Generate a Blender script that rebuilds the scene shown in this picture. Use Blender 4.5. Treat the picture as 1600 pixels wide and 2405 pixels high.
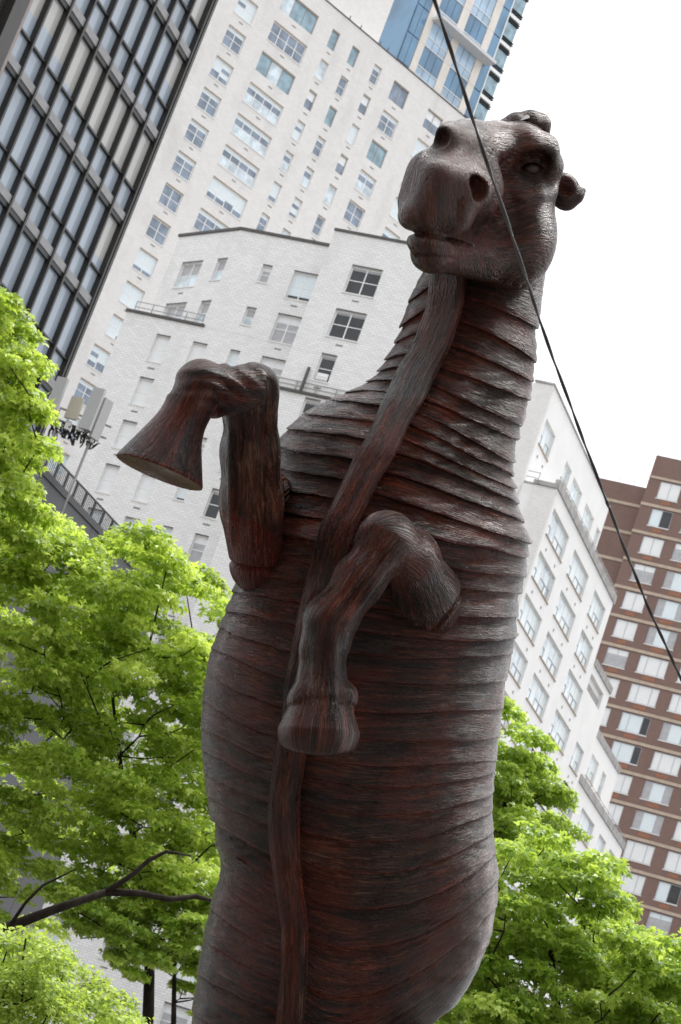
import bpy, math, random
import numpy as np
from mathutils import Vector, Matrix

# ------------------------------------------------------------------ camera
FPX = 5799.0                              # focal length in photograph pixels (1600 x 2405)
PITCH, ROLL = math.radians(16.583), math.radians(19.784)
CAM = np.array([0.0, 0.0, 1.6])
_fw = np.array([0, math.cos(PITCH), math.sin(PITCH)])
_up = np.array([0, -math.sin(PITCH), math.cos(PITCH)])
_rt = np.array([1.0, 0, 0])
CR = math.cos(ROLL) * _rt + math.sin(ROLL) * _up
CU = -math.sin(ROLL) * _rt + math.cos(ROLL) * _up
scene = bpy.context.scene
col = scene.collection
for o in list(bpy.data.objects):
    bpy.data.objects.remove(o)
cd = bpy.data.cameras.new('camera')
cam = bpy.data.objects.new('camera', cd)
col.objects.link(cam)
cd.sensor_fit = 'VERTICAL'
cd.sensor_height = 36.0
cd.lens = 36.0 * FPX / 2405.0
cd.clip_start, cd.clip_end = 0.1, 3000.0
M = Matrix.Identity(4)
for i in range(3):
    M[i][0], M[i][1], M[i][2], M[i][3] = CR[i], CU[i], -_fw[i], CAM[i]
cam.matrix_world = M
cd.dof.use_dof = True
cd.dof.focus_distance = 15.4
cd.dof.aperture_fstop = 9.0
scene.camera = cam

# ------------------------------------------------------------------ sky and sun
SUN_EL, SUN_AZ = math.radians(70), math.radians(62)      # azimuth of the sun, from +x towards +y
world = bpy.data.worlds.new('World')
scene.world = world
world.use_nodes = True
wn = world.node_tree
wn.nodes.clear()
sky = wn.nodes.new('ShaderNodeTexSky')
sky.sky_type = 'NISHITA'
sky.sun_disc = False
sky.sun_elevation = SUN_EL
sky.sun_rotation = math.pi / 2 - SUN_AZ
sky.air_density, sky.dust_density, sky.ozone_density = 1.0, 6.0, 1.0
veil = wn.nodes.new('ShaderNodeMix')                 # thin bright overcast over the blue
veil.data_type = 'RGBA'
veil.inputs[0].default_value = 0.80
veil.inputs[7].default_value = (10.4, 10.5, 10.7, 1)
bg = wn.nodes.new('ShaderNodeBackground')
bg.inputs[1].default_value = 0.095
wo = wn.nodes.new('ShaderNodeOutputWorld')
wn.links.new(sky.outputs[0], veil.inputs[6])
wn.links.new(veil.outputs[2], bg.inputs[0])
wn.links.new(bg.outputs[0], wo.inputs[0])
sl = bpy.data.lights.new('sun', 'SUN')
sl.energy = 3.0
sl.angle = math.radians(38)
sl.color = (1.0, 0.975, 0.94)
sun = bpy.data.objects.new('sun', sl)
col.objects.link(sun)
sd = Vector((math.cos(SUN_EL) * math.cos(SUN_AZ), math.cos(SUN_EL) * math.sin(SUN_AZ), math.sin(SUN_EL)))
sun.rotation_euler = sd.to_track_quat('Z', 'Y').to_euler()
sun.location = (20, -20, 40)
vs = scene.view_settings
scene.display_settings.display_device = 'sRGB'
vs.view_transform = 'Standard'
vs.look = 'None'
vs.exposure = 0.78
vs.gamma = 1.0
vs.use_curve_mapping = False
scene.cycles.use_denoising = True
scene.cycles.max_bounces = 6
scene.cycles.transparent_max_bounces = 8

# ------------------------------------------------------------------ helpers
rng = np.random.default_rng(7)
random.seed(7)


def ray(x, y):
    """direction through a photograph pixel, one unit deep; works on arrays"""
    x = np.asarray(x, float)[..., None]
    y = np.asarray(y, float)[..., None]
    return _fw + (x - 800.0) / FPX * CR - (y - 1202.5) / FPX * CU


def at(x, y, depth):
    return CAM + ray(x, y) * np.asarray(depth, float)[..., None]


def tag(o, label=None, cat=None, group=None, kind=None):
    if label: o['label'] = label
    if cat: o['category'] = cat
    if group: o['group'] = group
    if kind: o['kind'] = kind
    return o


def empty(name, loc=(0, 0, 0), rz=0.0, parent=None):
    o = bpy.data.objects.new(name, None)
    o.empty_display_size = 0.3
    o.location = loc
    o.rotation_euler = (0, 0, rz)
    o.parent = parent
    col.objects.link(o)
    return o


def obj(name, me, mat=None, parent=None, loc=None):
    o = bpy.data.objects.new(name, me)
    if mat is not None and not me.materials:
        me.materials.append(mat)
    o.parent = parent
    if loc is not None:
        o.location = loc
    col.objects.link(o)
    return o


def mesh_np(name, verts, quads=None, tris=None, smooth=False, attrs=None, parent_inv=None):
    """fast mesh from numpy arrays"""
    verts = np.asarray(verts, np.float32)
    me = bpy.data.meshes.new(name)
    nq = 0 if quads is None else len(quads)
    nt = 0 if tris is None else len(tris)
    me.vertices.add(len(verts))
    me.vertices.foreach_set('co', verts.ravel())
    idx, starts = [], []
    if nq: idx.append(np.asarray(quads, np.int32).ravel())
    if nt: idx.append(np.asarray(tris, np.int32).ravel())
    idx = np.concatenate(idx)
    starts = np.concatenate([np.arange(nq) * 4, nq * 4 + np.arange(nt) * 3]).astype(np.int32)
    me.loops.add(len(idx))
    me.loops.foreach_set('vertex_index', idx)
    me.polygons.add(nq + nt)
    me.polygons.foreach_set('loop_start', starts)
    if smooth:
        me.polygons.foreach_set('use_smooth', np.ones(nq + nt, bool))
    me.update(calc_edges=True)
    if attrs:
        for k, v in attrs.items():
            v = np.asarray(v, np.float32)
            if v.ndim == 2:
                a = me.attributes.new(k, 'FLOAT_VECTOR', 'POINT')
                a.data.foreach_set('vector', v.ravel())
            else:
                a = me.attributes.new(k, 'FLOAT', 'POINT')
                a.data.foreach_set('value', v.ravel())
    return me


class MB:
    """collects boxes, bars and tubes into one mesh"""
    def __init__(s):
        s.v, s.f = [], []

    def add(s, vs_, fs):
        n = len(s.v)
        s.v += [tuple(p) for p in vs_]
        s.f += [tuple(n + i for i in f) for f in fs]
        return s

    def box(s, x0, x1, y0, y1, z0, z1):
        return s.add([(x0, y0, z0), (x1, y0, z0), (x1, y1, z0), (x0, y1, z0),
                      (x0, y0, z1), (x1, y0, z1), (x1, y1, z1), (x0, y1, z1)],
                     [(0, 3, 2, 1), (4, 5, 6, 7), (0, 1, 5, 4), (1, 2, 6, 5), (2, 3, 7, 6), (3, 0, 4, 7)])

    def tube(s, pts, rad, n=6, cap=True):
        pts = [Vector(p) for p in pts]
        rs = rad if isinstance(rad, (list, tuple)) else [rad] * len(pts)
        base = len(s.v)
        ref = None
        for i, p in enumerate(pts):
            t = (pts[min(i + 1, len(pts) - 1)] - pts[max(i - 1, 0)]).normalized()
            if ref is None:
                ref = Vector((0, 0, 1)) if abs(t.z) < .9 else Vector((1, 0, 0))
            a = (ref - t * ref.dot(t)).normalized()
            ref = a
            b = t.cross(a)
            for k in range(n):
                w = 2 * math.pi * k / n
                s.v.append(tuple(p + (a * math.cos(w) + b * math.sin(w)) * rs[i]))
        for i in range(len(pts) - 1):
            for k in range(n):
                k2 = (k + 1) % n
                s.f.append((base + i * n + k, base + i * n + k2, base + (i + 1) * n + k2, base + (i + 1) * n + k))
        if cap:
            s.f.append(tuple(base + k for k in reversed(range(n))))
            e = base + (len(pts) - 1) * n
            s.f.append(tuple(e + k for k in range(n)))
        return s

    def mesh(s, name, smooth=False):
        me = bpy.data.meshes.new(name)
        me.from_pydata(s.v, [], s.f)
        if smooth:
            me.polygons.foreach_set('use_smooth', [True] * len(me.polygons))
        me.update()
        return me

    def build(s, name, mat, parent=None, loc=None, smooth=False):
        return obj(name, s.mesh(name, smooth), mat, parent, loc)


def boxmesh(name, x0, x1, y0, y1, z0, z1):
    return MB().box(x0, x1, y0, y1, z0, z1).mesh(name)


# ------------------------------------------------------------------ node helpers
class NT:
    def __init__(s, name):
        s.m = bpy.data.materials.new(name)
        s.m.use_nodes = True
        s.t = s.m.node_tree
        s.t.nodes.clear()
        s.out = s.n('ShaderNodeOutputMaterial')
        s.p = s.n('ShaderNodeBsdfPrincipled')
        s.l(s.p.outputs[0], s.out.inputs[0])

    def n(s, t, **kw):
        nd = s.t.nodes.new(t)
        for k, v in kw.items():
            setattr(nd, k, v)
        return nd

    def l(s, a, b):
        s.t.links.new(a, b)

    def set(s, **kw):
        for k, v in kw.items():
            s.p.inputs[k.replace('_', ' ')].default_value = v

    def noise(s, vec, scale, detail=3, rough=.5, dist=0.0):
        nd = s.n('ShaderNodeTexNoise')
        nd.inputs['Scale'].default_value = scale
        nd.inputs['Detail'].default_value = detail
        nd.inputs['Roughness'].default_value = rough
        nd.inputs['Distortion'].default_value = dist
        if vec is not None: s.l(vec, nd.inputs['Vector'])
        return nd.outputs[0]

    def ramp(s, fac, stops):
        r = s.n('ShaderNodeValToRGB')
        e = r.color_ramp.elements
        while len(e) < len(stops): e.new(0.5)
        for q, (p, c) in zip(e, stops):
            q.position = p
            q.color = c if len(c) == 4 else (*c, 1)
        s.l(fac, r.inputs[0])
        return r.outputs[0]

    def mix(s, fac, a, b, mode='MIX'):
        m = s.n('ShaderNodeMix', data_type='RGBA', blend_type=mode)
        for v, i in ((fac, 0), (a, 6), (b, 7)):
            if isinstance(v, (int, float)): m.inputs[i].default_value = v
            elif isinstance(v, tuple): m.inputs[i].default_value = (*v[:3], 1)
            else: s.l(v, m.inputs[i])
        return m.outputs[2]

    def math(s, op, a, b=0.0, clamp=False):
        m = s.n('ShaderNodeMath', operation=op)
        m.use_clamp = clamp
        for v, i in ((a, 0), (b, 1)):
            if isinstance(v, (int, float)): m.inputs[i].default_value = v
            else: s.l(v, m.inputs[i])
        return m.outputs[0]

    def bump(s, height, strength, dist):
        b = s.n('ShaderNodeBump')
        b.inputs['Strength'].default_value = strength
        b.inputs['Distance'].default_value = dist
        s.l(height, b.inputs['Height'])
        s.l(b.outputs[0], s.p.inputs['Normal'])

    def coords(s, kind='Object'):
        return s.n('ShaderNodeTexCoord').outputs[kind]

    def mapping(s, vec, scale=(1, 1, 1), rot=(0, 0, 0)):
        m = s.n('ShaderNodeMapping')
        m.inputs['Scale'].default_value = scale
        m.inputs['Rotation'].default_value = rot
        s.l(vec, m.inputs[0])
        return m.outputs[0]


def plain(name, c, rough=.6, metal=0.0, var=0.12, scale=6.0, spec=.5, bump=0.0):
    t = NT(name)
    nz = t.noise(t.coords(), scale, 4, .6)
    t.l(t.ramp(nz, [(.3, tuple(v * (1 - var) for v in c)), (.7, tuple(min(1, v * (1 + var)) for v in c))]), t.p.inputs['Base Color'])
    t.set(Roughness=rough, Metallic=metal)
    t.p.inputs['Specular IOR Level'].default_value = spec
    if bump: t.bump(nz, bump, .02)
    return t.m
# ------------------------------------------------------------------ the horse sculpture
HD = 16.0                                  # metres along the view axis to the horse
HK = HD / FPX


def hp(x, y, d):
    """sculpture modelling space (photo-scale units, d = depth from the horse's own plane) to world"""
    return at(x, y, HD + np.asarray(d, float) * HK)


def horse_mat(name, tint=1.0, grain_amp=1.0):
    t = NT(name)
    ga = t.n('ShaderNodeAttribute', attribute_name='grain').outputs['Vector']
    ed = t.n('ShaderNodeAttribute', attribute_name='edge').outputs['Fac']
    pos = t.n('ShaderNodeNewGeometry').outputs['Position']
    wide = t.noise(pos, 1.5, 4, .6, .6)
    wide2 = t.noise(pos, 2.6, 3, .55, .4)
    streak = t.noise(ga, 1.0, 5, .6, .3)
    fine = t.noise(ga, 6.0, 4, .65, .2)
    # carved grain: ridged lines that run along each piece
    n1 = t.noise(ga, 2.3, 3, .55, .6)
    ridge = t.math('MINIMUM', t.math('MULTIPLY', t.math('ABSOLUTE', t.math('SUBTRACT', n1, .5)), 10.0), 1.0)
    n2 = t.noise(ga, 4.4, 3, .6, .5)
    ridge2 = t.math('MINIMUM', t.math('MULTIPLY', t.math('ABSOLUTE', t.math('SUBTRACT', n2, .5)), 8.0), 1.0)
    c = t.ramp(streak, [(.28, (.016, .0088, .0068)), (.5, (.034, .0160, .0112)), (.74, (.060, .0260, .0170))])
    red = t.ramp(t.math('ADD', t.math('MULTIPLY', wide, .60), t.math('MULTIPLY', streak, .44)),
                 [(.465, (0, 0, 0)), (.63, (1, 1, 1))])
    c = t.mix(t.math('MULTIPLY', red, .58 * tint), c, (.215, .036, .0125))
    tan = t.ramp(t.math('ADD', t.math('MULTIPLY', wide2, .62), t.math('MULTIPLY', fine, .40)),
                 [(.53, (0, 0, 0)), (.68, (1, 1, 1))])
    c = t.mix(t.math('MULTIPLY', t.math('MULTIPLY', tan, ridge), .55), c, (.18, .108, .066))
    c = t.mix(t.math('MULTIPLY', ed, .8), c, (.19, .026, .012))
    c = t.mix(t.math('MULTIPLY', t.math('SUBTRACT', 1.0, ridge), .5), c, (.005, .0035, .003))
    c = t.mix(t.math('MULTIPLY', t.math('SUBTRACT', 1.0, ridge2), .3), c, (.006, .004, .0035))
    t.l(c, t.p.inputs['Base Color'])
    rg = t.ramp(t.noise(pos, 5.0, 3), [(.3, (.20, .20, .20)), (.7, (.36, .36, .36))])
    t.l(rg, t.p.inputs['Roughness'])
    t.p.inputs['Specular IOR Level'].default_value = .23
    hgt = t.math('ADD', t.math('MULTIPLY', ridge, .8), t.math('MULTIPLY', ridge2, .45))
    hgt = t.math('ADD', hgt, t.math('MULTIPLY', fine, .35))
    hgt = t.math('ADD', hgt, t.math('MULTIPLY', t.noise(pos, 70, 2), .18))
    t.bump(hgt, 1.0 * grain_amp, .032)
    return t.m


HM = horse_mat('carved_painted_wood', 1.0, .85)
HMH = horse_mat('carved_painted_head', .5, .5)
HMB = horse_mat('carved_painted_band', 1.0, .85)


def interp(y, ys, xs):
    """smooth (monotone-ish) interpolation through a table"""
    y = np.asarray(y, float)
    lin = np.interp(y, ys, xs)
    a = np.interp(y - 16, ys, xs)
    b = np.interp(y + 16, ys, xs)
    return (lin * 2 + a + b) / 4


SIL_L = [(560, 1015), (650, 984), (680, 968), (709, 958), (770, 937), (808, 924), (848, 902), (875, 882), (896, 862), (921, 822), (934, 765), (969, 711),
         (1005, 670), (1040, 648), (1100, 628), (1180, 605), (1250, 588), (1320, 566), (1390, 545), (1430, 530), (1480, 510), (1540, 491),
         (1610, 477), (1700, 471), (1780, 474), (1850, 482), (1930, 494), (1990, 508), (2030, 520), (2060, 515), (2110, 497), (2180, 481),
         (2260, 466), (2330, 456), (2405, 448), (2500, 445), (2600, 470)]
SIL_R = [(560, 1290), (640, 1288), (700, 1276), (760, 1265), (852, 1262), (939, 1249), (1002, 1229), (1060, 1212), (1117, 1206), (1181, 1223), (1227, 1237),
         (1278, 1250), (1311, 1244), (1357, 1236), (1393, 1224), (1449, 1218), (1502, 1214), (1560, 1200), (1600, 1190), (1680, 1180), (1760, 1170),
         (1830, 1162), (1900, 1158), (1950, 1160), (2010, 1168), (2060, 1172), (2130, 1168), (2200, 1154), (2270, 1128), (2330, 1094),
         (2405, 1040), (2500, 990), (2600, 940)]
STRAP = [(600, 1062, 74), (660, 1058, 76), (740, 1045, 74), (800, 1025, 74), (870, 985, 78), (920, 962, 80), (980, 928, 80), (1030, 906, 78), (1100, 864, 76),
         (1170, 830, 74), (1240, 797, 72), (1320, 776, 76), (1420, 752, 76), (1500, 735, 72), (1600, 712, 70), (1700, 697, 66), (1790, 683, 64),
         (1880, 672, 66), (1960, 674, 66), (2040, 680, 62), (2120, 690, 58), (2200, 697, 58), (2270, 696, 60), (2340, 690, 62), (2420, 684, 64), (2520, 680, 66)]
_sl, _sr, _st = np.array(SIL_L, float), np.array(SIL_R, float), np.array(STRAP, float)


def xl(y): return interp(y, _sl[:, 0], _sl[:, 1])
def xr(y): return interp(y, _sr[:, 0], _sr[:, 1])
def xs(y): return interp(y, _st[:, 0], _st[:, 1])
def dc(y): return interp(y, [560, 700, 950, 1250, 1500, 1700, 2000, 2300, 2600], [150, 120, 35, -30, -20, 10, 75, 140, 200])
def bb(y): return interp(y, [560, 700, 850, 950, 1050, 1250, 1500, 1800, 2050, 2250, 2450, 2600], [135, 150, 180, 230, 290, 340, 355, 350, 320, 330, 310, 220])


# lower lips of the wrapped bands: height at the strap, half way, at the silhouette
LIP_R = [(610, 615, 625), (690, 715, 770), (745, 778, 852), (801, 840, 898), (852, 892, 939), (890, 935, 1002), (918, 965, 1035), (949, 1005, 1087), (980, 1040, 1117),
         (1015, 1072, 1148), (1051, 1105, 1181), (1097, 1152, 1227), (1148, 1208, 1278), (1209, 1264, 1311), (1275, 1322, 1357), (1335, 1375, 1393),
         (1405, 1438, 1449), (1462, 1497, 1502), (1512, 1543, 1534), (1579, 1605, 1600), (1655, 1671, 1664), (1720, 1740, 1732), (1775, 1799, 1784), (1811, 1846, 1812),
         (1878, 1912, 1862), (1942, 1975, 1905), (2012, 2048, 1950), (2090, 2128, 2004), (2177, 2219, 2064), (2283, 2330, 2130), (2400, 2440, 2220), (2520, 2560, 2360)]
LIP_L = [(600, 615, 630), (660, 670, 709), (722, 724, 770), (775, 776, 808), (830, 828, 848), (866, 862, 875), (900, 893, 897), (926, 918, 921), (960, 947, 936), (993, 980, 969),
         (1035, 1020, 1005), (1085, 1068, 1050), (1130, 1115, 1095), (1175, 1160, 1140), (1225, 1210, 1190), (1280, 1262, 1240), (1330, 1315, 1290),
         (1377, 1362, 1345), (1420, 1404, 1388), (1480, 1455, 1434), (1541, 1508, 1474), (1605, 1568, 1522), (1671, 1636, 1580), (1740, 1704, 1642),
         (1798, 1760, 1705), (1850, 1812, 1762), (1900, 1866, 1815), (1960, 1918, 1866), (2030, 1985, 1926), (2100, 2060, 1992), (2170, 2132, 2060), (2240, 2198, 2130),
         (2310, 2270, 2205), (2392, 2346, 2290), (2480, 2440, 2380), (2570, 2540, 2480)]


def vnoise(u, v, seed=0):
    """2-D value noise in [-1, 1]"""
    u, v = np.asarray(u, float), np.asarray(v, float)
    iu, iv = np.floor(u).astype(np.int64), np.floor(v).astype(np.int64)
    fu, fv = u - iu, v - iv
    fu, fv = fu * fu * (3 - 2 * fu), fv * fv * (3 - 2 * fv)

    def h(a, b):
        n = (a * 374761393 + b * 668265263 + seed * 1274126177) & 0x7fffffff
        n = ((n ^ (n >> 13)) * 1274126177) & 0x7fffffff
        return ((n ^ (n >> 16)) & 0xffff) / 32767.5 - 1
    return (h(iu, iv) * (1 - fu) + h(iu + 1, iv) * fu) * (1 - fv) + (h(iu, iv + 1) * (1 - fu) + h(iu + 1, iv + 1) * fu) * fv


def lip_depth(y): return float(np.interp(y, [600, 750, 900, 1250, 1360, 1480, 1600, 2000, 2600], [6, 8, 9, 10, 8.5, 5.5, 3.6, 2.8, 2.8]))


horse = empty('horse_sculpture', tuple(at(560, 2960, HD) * np.array([1, 1, 0])))
tag(horse, 'towering dark brown sculpture of a rearing horse wrapped in carved wooden bands', 'sculpture')
bpy.context.view_layer.update()
HINV = np.array(horse.matrix_world.inverted())


def hlocal(P):
    return P @ HINV[:3, :3].T + HINV[:3, 3]


def body_band(side, top, low, idx, seed):
    NT_, NS = 150, 13
    ymid = (top[0] + low[0]) / 2
    xcm, am = (xl(ymid) + xr(ymid)) / 2, (xr(ymid) - xl(ymid)) / 2
    cs = np.clip((xs(ymid) - xcm) / am, -.97, .97)
    th_s = math.acos(cs)
    if side == 'R':
        th = np.concatenate([np.linspace(th_s + .05, 0, 110), np.linspace(0, -math.pi / 2 - .1, 26)[1:]])
        tt = np.where(th >= 0, (np.cos(th) - cs) / (1 - cs), 1.0)
    else:
        th = np.concatenate([np.linspace(th_s - .05, math.pi, 100), np.linspace(math.pi, 1.5 * math.pi + .1, 26)[1:]])
        tt = np.where(th <= math.pi, (cs - np.cos(th)) / (1 + cs), 1.0)
    tt = np.clip(tt, -.1, 1)

    def curve(L):
        a, m, e = L
        c2 = 2 * (a + e - 2 * m)
        c1 = e - a - c2
        return a + c1 * tt + c2 * tt * tt
    u = np.cumsum(np.r_[0, np.abs(np.diff(th))]) * am
    yt = curve(top) + vnoise(u / 120, np.full_like(u, idx - 1), 5) * 3 + vnoise(u / 30, np.full_like(u, idx - 1), 6) * 1.0
    yb = curve(low) + vnoise(u / 120, np.full_like(u, idx), 5) * 3 + vnoise(u / 30, np.full_like(u, idx), 6) * 1.0
    lip = lip_depth(ymid) * (.8 + .4 * (vnoise(np.array([idx * 1.7]), np.array([seed * 3.1]), 3)[0] + 1) / 2)
    if side == 'L' and 2030 < low[0] < 2110: lip = 15
    taper = np.clip(tt * 4 + .35, .35, 1.0) if side == 'R' else np.clip(tt * 4 + .5, .5, 1)
    lipv = lip * taper * (1 + .35 * vnoise(u / 90, np.full_like(u, idx + 50.0), 9))
    rows, edge, gr = [], [], []
    ss = list(np.linspace(-.10, 1, NS)) + [1.0, .96]
    for j, s in enumerate(ss):
        yy = yt + (yb - yt) * s
        if j < NS:
            sc_ = max(s, 0)
            off = lipv * (.25 * sc_ ** .5 + .75 * sc_) - lip * .6 - lipv * .22 * max(0, (sc_ - .9) / .1) ** 2
            wob = vnoise(u / 46, yy / 7.0, 11) * 1.6 + vnoise(u / 110, yy / 16.0, 12) * 2.6
            off = off + wob * (.35 + .65 * min(1, lip / 12))
            e = 0.55 * max(0, (s - .9) / .1)
        elif j == NS:
            off = lipv * .45 - lip * .6
            yy = yy + 1.0
            e = 1.0
        else:
            off = -lip * 1.2 + 0 * u
            yy = yy - 2
            e = 1.0
        a = (xr(yy) - xl(yy)) / 2
        c = (xr(yy) + xl(yy)) / 2
        b = bb(yy)
        x = c + (a + off - lip * .25) * np.cos(th)
        d = dc(yy) - (b + off) * np.sin(th)
        rows.append(hp(x, yy, d))
        edge.append(np.full_like(u, e))
        gr.append(np.stack([u * .0048, (yb - yt).mean() * s * .072 + vnoise(u / 150, u * 0 + idx, 77) * .25, np.full_like(u, idx * 3.7 + (0 if side == 'R' else 100))], -1))
    nr, nc = len(rows), len(th)
    V = hlocal(np.concatenate(rows))
    i = np.arange(nr - 1)[:, None] * nc + np.arange(nc - 1)[None, :]
    q = np.stack([i, i + 1, i + 1 + nc, i + nc], -1).reshape(-1, 4)
    if side == 'R': q = q[:, ::-1]
    me = mesh_np('body_band', V, q, smooth=True, attrs={'grain': np.concatenate(gr), 'edge': np.concatenate(edge)})
    return obj('body_band', me, HMB, horse)


for i in range(1, len(LIP_R)):
    body_band('R', LIP_R[i - 1], LIP_R[i], i, 1)
for i in range(1, len(LIP_L)):
    body_band('L', LIP_L[i - 1], LIP_L[i], i, 2)

# the strap that runs down the throat, chest and belly
ys_ = np.linspace(612, 2540, 330)
cx = interp(ys_, _st[:, 0], _st[:, 1]) + vnoise(ys_ / 70, ys_ * 0, 31) * 2
hw = interp(ys_, _st[:, 0], _st[:, 2]) / 2 * (1 + .05 * vnoise(ys_ / 60, ys_ * 0 + 3, 32))
prof = [(-1.0, -10), (-1.0, 18), (-.9, 24), (-.6, 27), (-.2, 25), (.2, 26), (.6, 27), (.9, 24), (1.0, 18), (1.0, -10)]
rows, gr, ed = [], [], []
tx, ty = np.gradient(cx), np.gradient(ys_)
tn = np.hypot(tx, ty)
nx_, ny_ = ty / tn, -tx / tn
for j, (w, h) in enumerate(prof):
    x = cx + nx_ * w * hw
    y = ys_ + ny_ * w * hw
    a, c, b = (xr(y) - xl(y)) / 2, (xr(y) + xl(y)) / 2, bb(y)
    sth = np.sqrt(np.clip(1 - ((x - c) / a) ** 2, .03, 1))
    lift = h + 9 + vnoise(ys_ / 40, np.full_like(ys_, w * 5), 33) * 1.6
    x = x + lift * (x - c) / a * .6
    d = dc(y) - (b + lift) * sth
    rows.append(hp(x, y, d))
    gr.append(np.stack([ys_ * .0045, np.full_like(ys_, j * .30) + w * hw * .035, np.full_like(ys_, 40.0)], -1))
    ed.append(np.full_like(ys_, .0 if 0 < j < 9 else .25))
nc = len(ys_)
i = np.arange(len(prof) - 1)[:, None] * nc + np.arange(nc - 1)[None, :]
q = np.stack([i, i + nc, i + 1 + nc, i + 1], -1).reshape(-1, 4)
obj('belly_strap', mesh_np('belly_strap', hlocal(np.concatenate(rows)), q[:, ::-1], smooth=True,
                           attrs={'grain': np.concatenate(gr), 'edge': np.concatenate(ed)}), HM, horse)


# ---- implicit modelling: smooth unions of rounded cones and ellipsoids, meshed with surface nets
def surface_nets(f, lo, h):
    sgn = f < 0
    nx, ny, nz = f.shape
    act = np.zeros((nx - 1, ny - 1, nz - 1), np.int8)
    corners = [(a, b, c) for a in (0, 1) for b in (0, 1) for c in (0, 1)]
    for a, b, c in corners:
        act += sgn[a:nx - 1 + a, b:ny - 1 + b, c:nz - 1 + c]
    cells = np.argwhere((act > 0) & (act < 8))
    vid = np.full((nx - 1, ny - 1, nz - 1), -1, np.int32)
    vid[cells[:, 0], cells[:, 1], cells[:, 2]] = np.arange(len(cells))
    acc = np.zeros((len(cells), 3))
    cnt = np.zeros(len(cells))
    cv = {k: f[cells[:, 0] + k[0], cells[:, 1] + k[1], cells[:, 2] + k[2]] for k in corners}
    for k in corners:
        for ax in range(3):
            if k[ax] == 0:
                k2 = list(k)
                k2[ax] = 1
                v0, v1 = cv[k], cv[tuple(k2)]
                m = (v0 < 0) != (v1 < 0)
                t = np.where(m, v0 / np.where(m, v0 - v1, 1), 0)
                p = np.tile(np.array(k, float), (len(cells), 1))
                p[:, ax] = t
                acc[m] += p[m]
                cnt[m] += 1
    V = lo + (cells + acc / cnt[:, None]) * h
    Q = []
    for ax in range(3):
        o1, o2 = [(1, 2), (2, 0), (0, 1)][ax]
        s0 = [slice(None)] * 3
        s1 = [slice(None)] * 3
        s0[ax], s1[ax] = slice(0, -1), slice(1, None)
        for o_ in (o1, o2):
            s0[o_] = slice(1, -1)
            s1[o_] = slice(1, -1)
        a_, b_ = sgn[tuple(s0)], sgn[tuple(s1)]
        e = np.argwhere(a_ != b_)
        inside = a_[e[:, 0], e[:, 1], e[:, 2]]
        e = e.copy()
        for o_ in (o1, o2): e[:, o_] += 1
        def g(da, db):
            c = e.copy()
            c[:, o1] -= da
            c[:, o2] -= db
            return vid[c[:, 0], c[:, 1], c[:, 2]]
        q = np.stack([g(1, 1), g(0, 1), g(0, 0), g(1, 0)], -1)
        q[~inside] = q[~inside][:, ::-1]
        Q.append(q)
    return V, np.concatenate(Q)


class Field:
    def __init__(s, lo, hi, h):
        s.lo, s.h = np.array(lo, float), h
        n = np.ceil((np.array(hi) - s.lo) / h).astype(int) + 1
        ax = [(s.lo[i] + np.arange(n[i]) * h).astype(np.float32) for i in range(3)]
        s.X, s.Y, s.Z = ax[0][:, None, None], ax[1][None, :, None], ax[2][None, None, :]
        s.f = np.full(tuple(n), 1e4, np.float32)

    def cone(s, a, b, ra, rb):
        a, b = np.array(a, np.float32), np.array(b, np.float32)
        ab = b - a
        L2 = float(ab @ ab)
        t = np.clip(((s.X - a[0]) * ab[0] + (s.Y - a[1]) * ab[1] + (s.Z - a[2]) * ab[2]) / L2, 0, 1)
        return np.sqrt((s.X - a[0] - ab[0] * t) ** 2 + (s.Y - a[1] - ab[1] * t) ** 2 + (s.Z - a[2] - ab[2] * t) ** 2) - (ra + (rb - ra) * t)

    def ell(s, c, r, rot=None):
        x, y, z = s.X - c[0], s.Y - c[1], s.Z - c[2]
        if rot is not None:
            R_ = np.array(rot, np.float32)
            x, y, z = (R_[i][0] * x + R_[i][1] * y + R_[i][2] * z for i in range(3))
        k0 = np.sqrt((x / r[0]) ** 2 + (y / r[1]) ** 2 + (z / r[2]) ** 2)
        k1 = np.sqrt((x / r[0] ** 2) ** 2 + (y / r[1] ** 2) ** 2 + (z / r[2] ** 2) ** 2)
        return k0 * (k0 - 1) / np.maximum(k1, 1e-6)

    def rbox(s, c, hf, r, axes):
        x, y, z = s.X - c[0], s.Y - c[1], s.Z - c[2]
        q = [np.abs(a[0] * x + a[1] * y + a[2] * z) - (h_ - r) for a, h_ in zip(axes, hf)]
        o_ = np.sqrt(sum(np.maximum(v, 0) ** 2 for v in q)) + np.minimum(np.maximum(np.maximum(q[0], q[1]), q[2]), 0) - r
        return o_.astype(np.float32)

    def add(s, g, k=20.0):
        h = np.clip(.5 + .5 * (s.f - g) / k, 0, 1)
        s.f = s.f * (1 - h) + g * h - k * h * (1 - h)

    def cut(s, g, k=10.0):
        g = -g
        h = np.clip(.5 - .5 * (s.f - g) / k, 0, 1)
        s.f = s.f * (1 - h) + g * h + k * h * (1 - h)

    def chain(s, pts, k=20.0):
        for (a, b) in zip(pts[:-1], pts[1:]):
            s.add(s.cone(a[:3], b[:3], a[3], b[3]), k)

    def net(s):
        return surface_nets(s.f, s.lo, s.h)


def rotm(axis, deg):
    return np.array(Matrix.Rotation(math.radians(deg), 3, axis))


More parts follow.
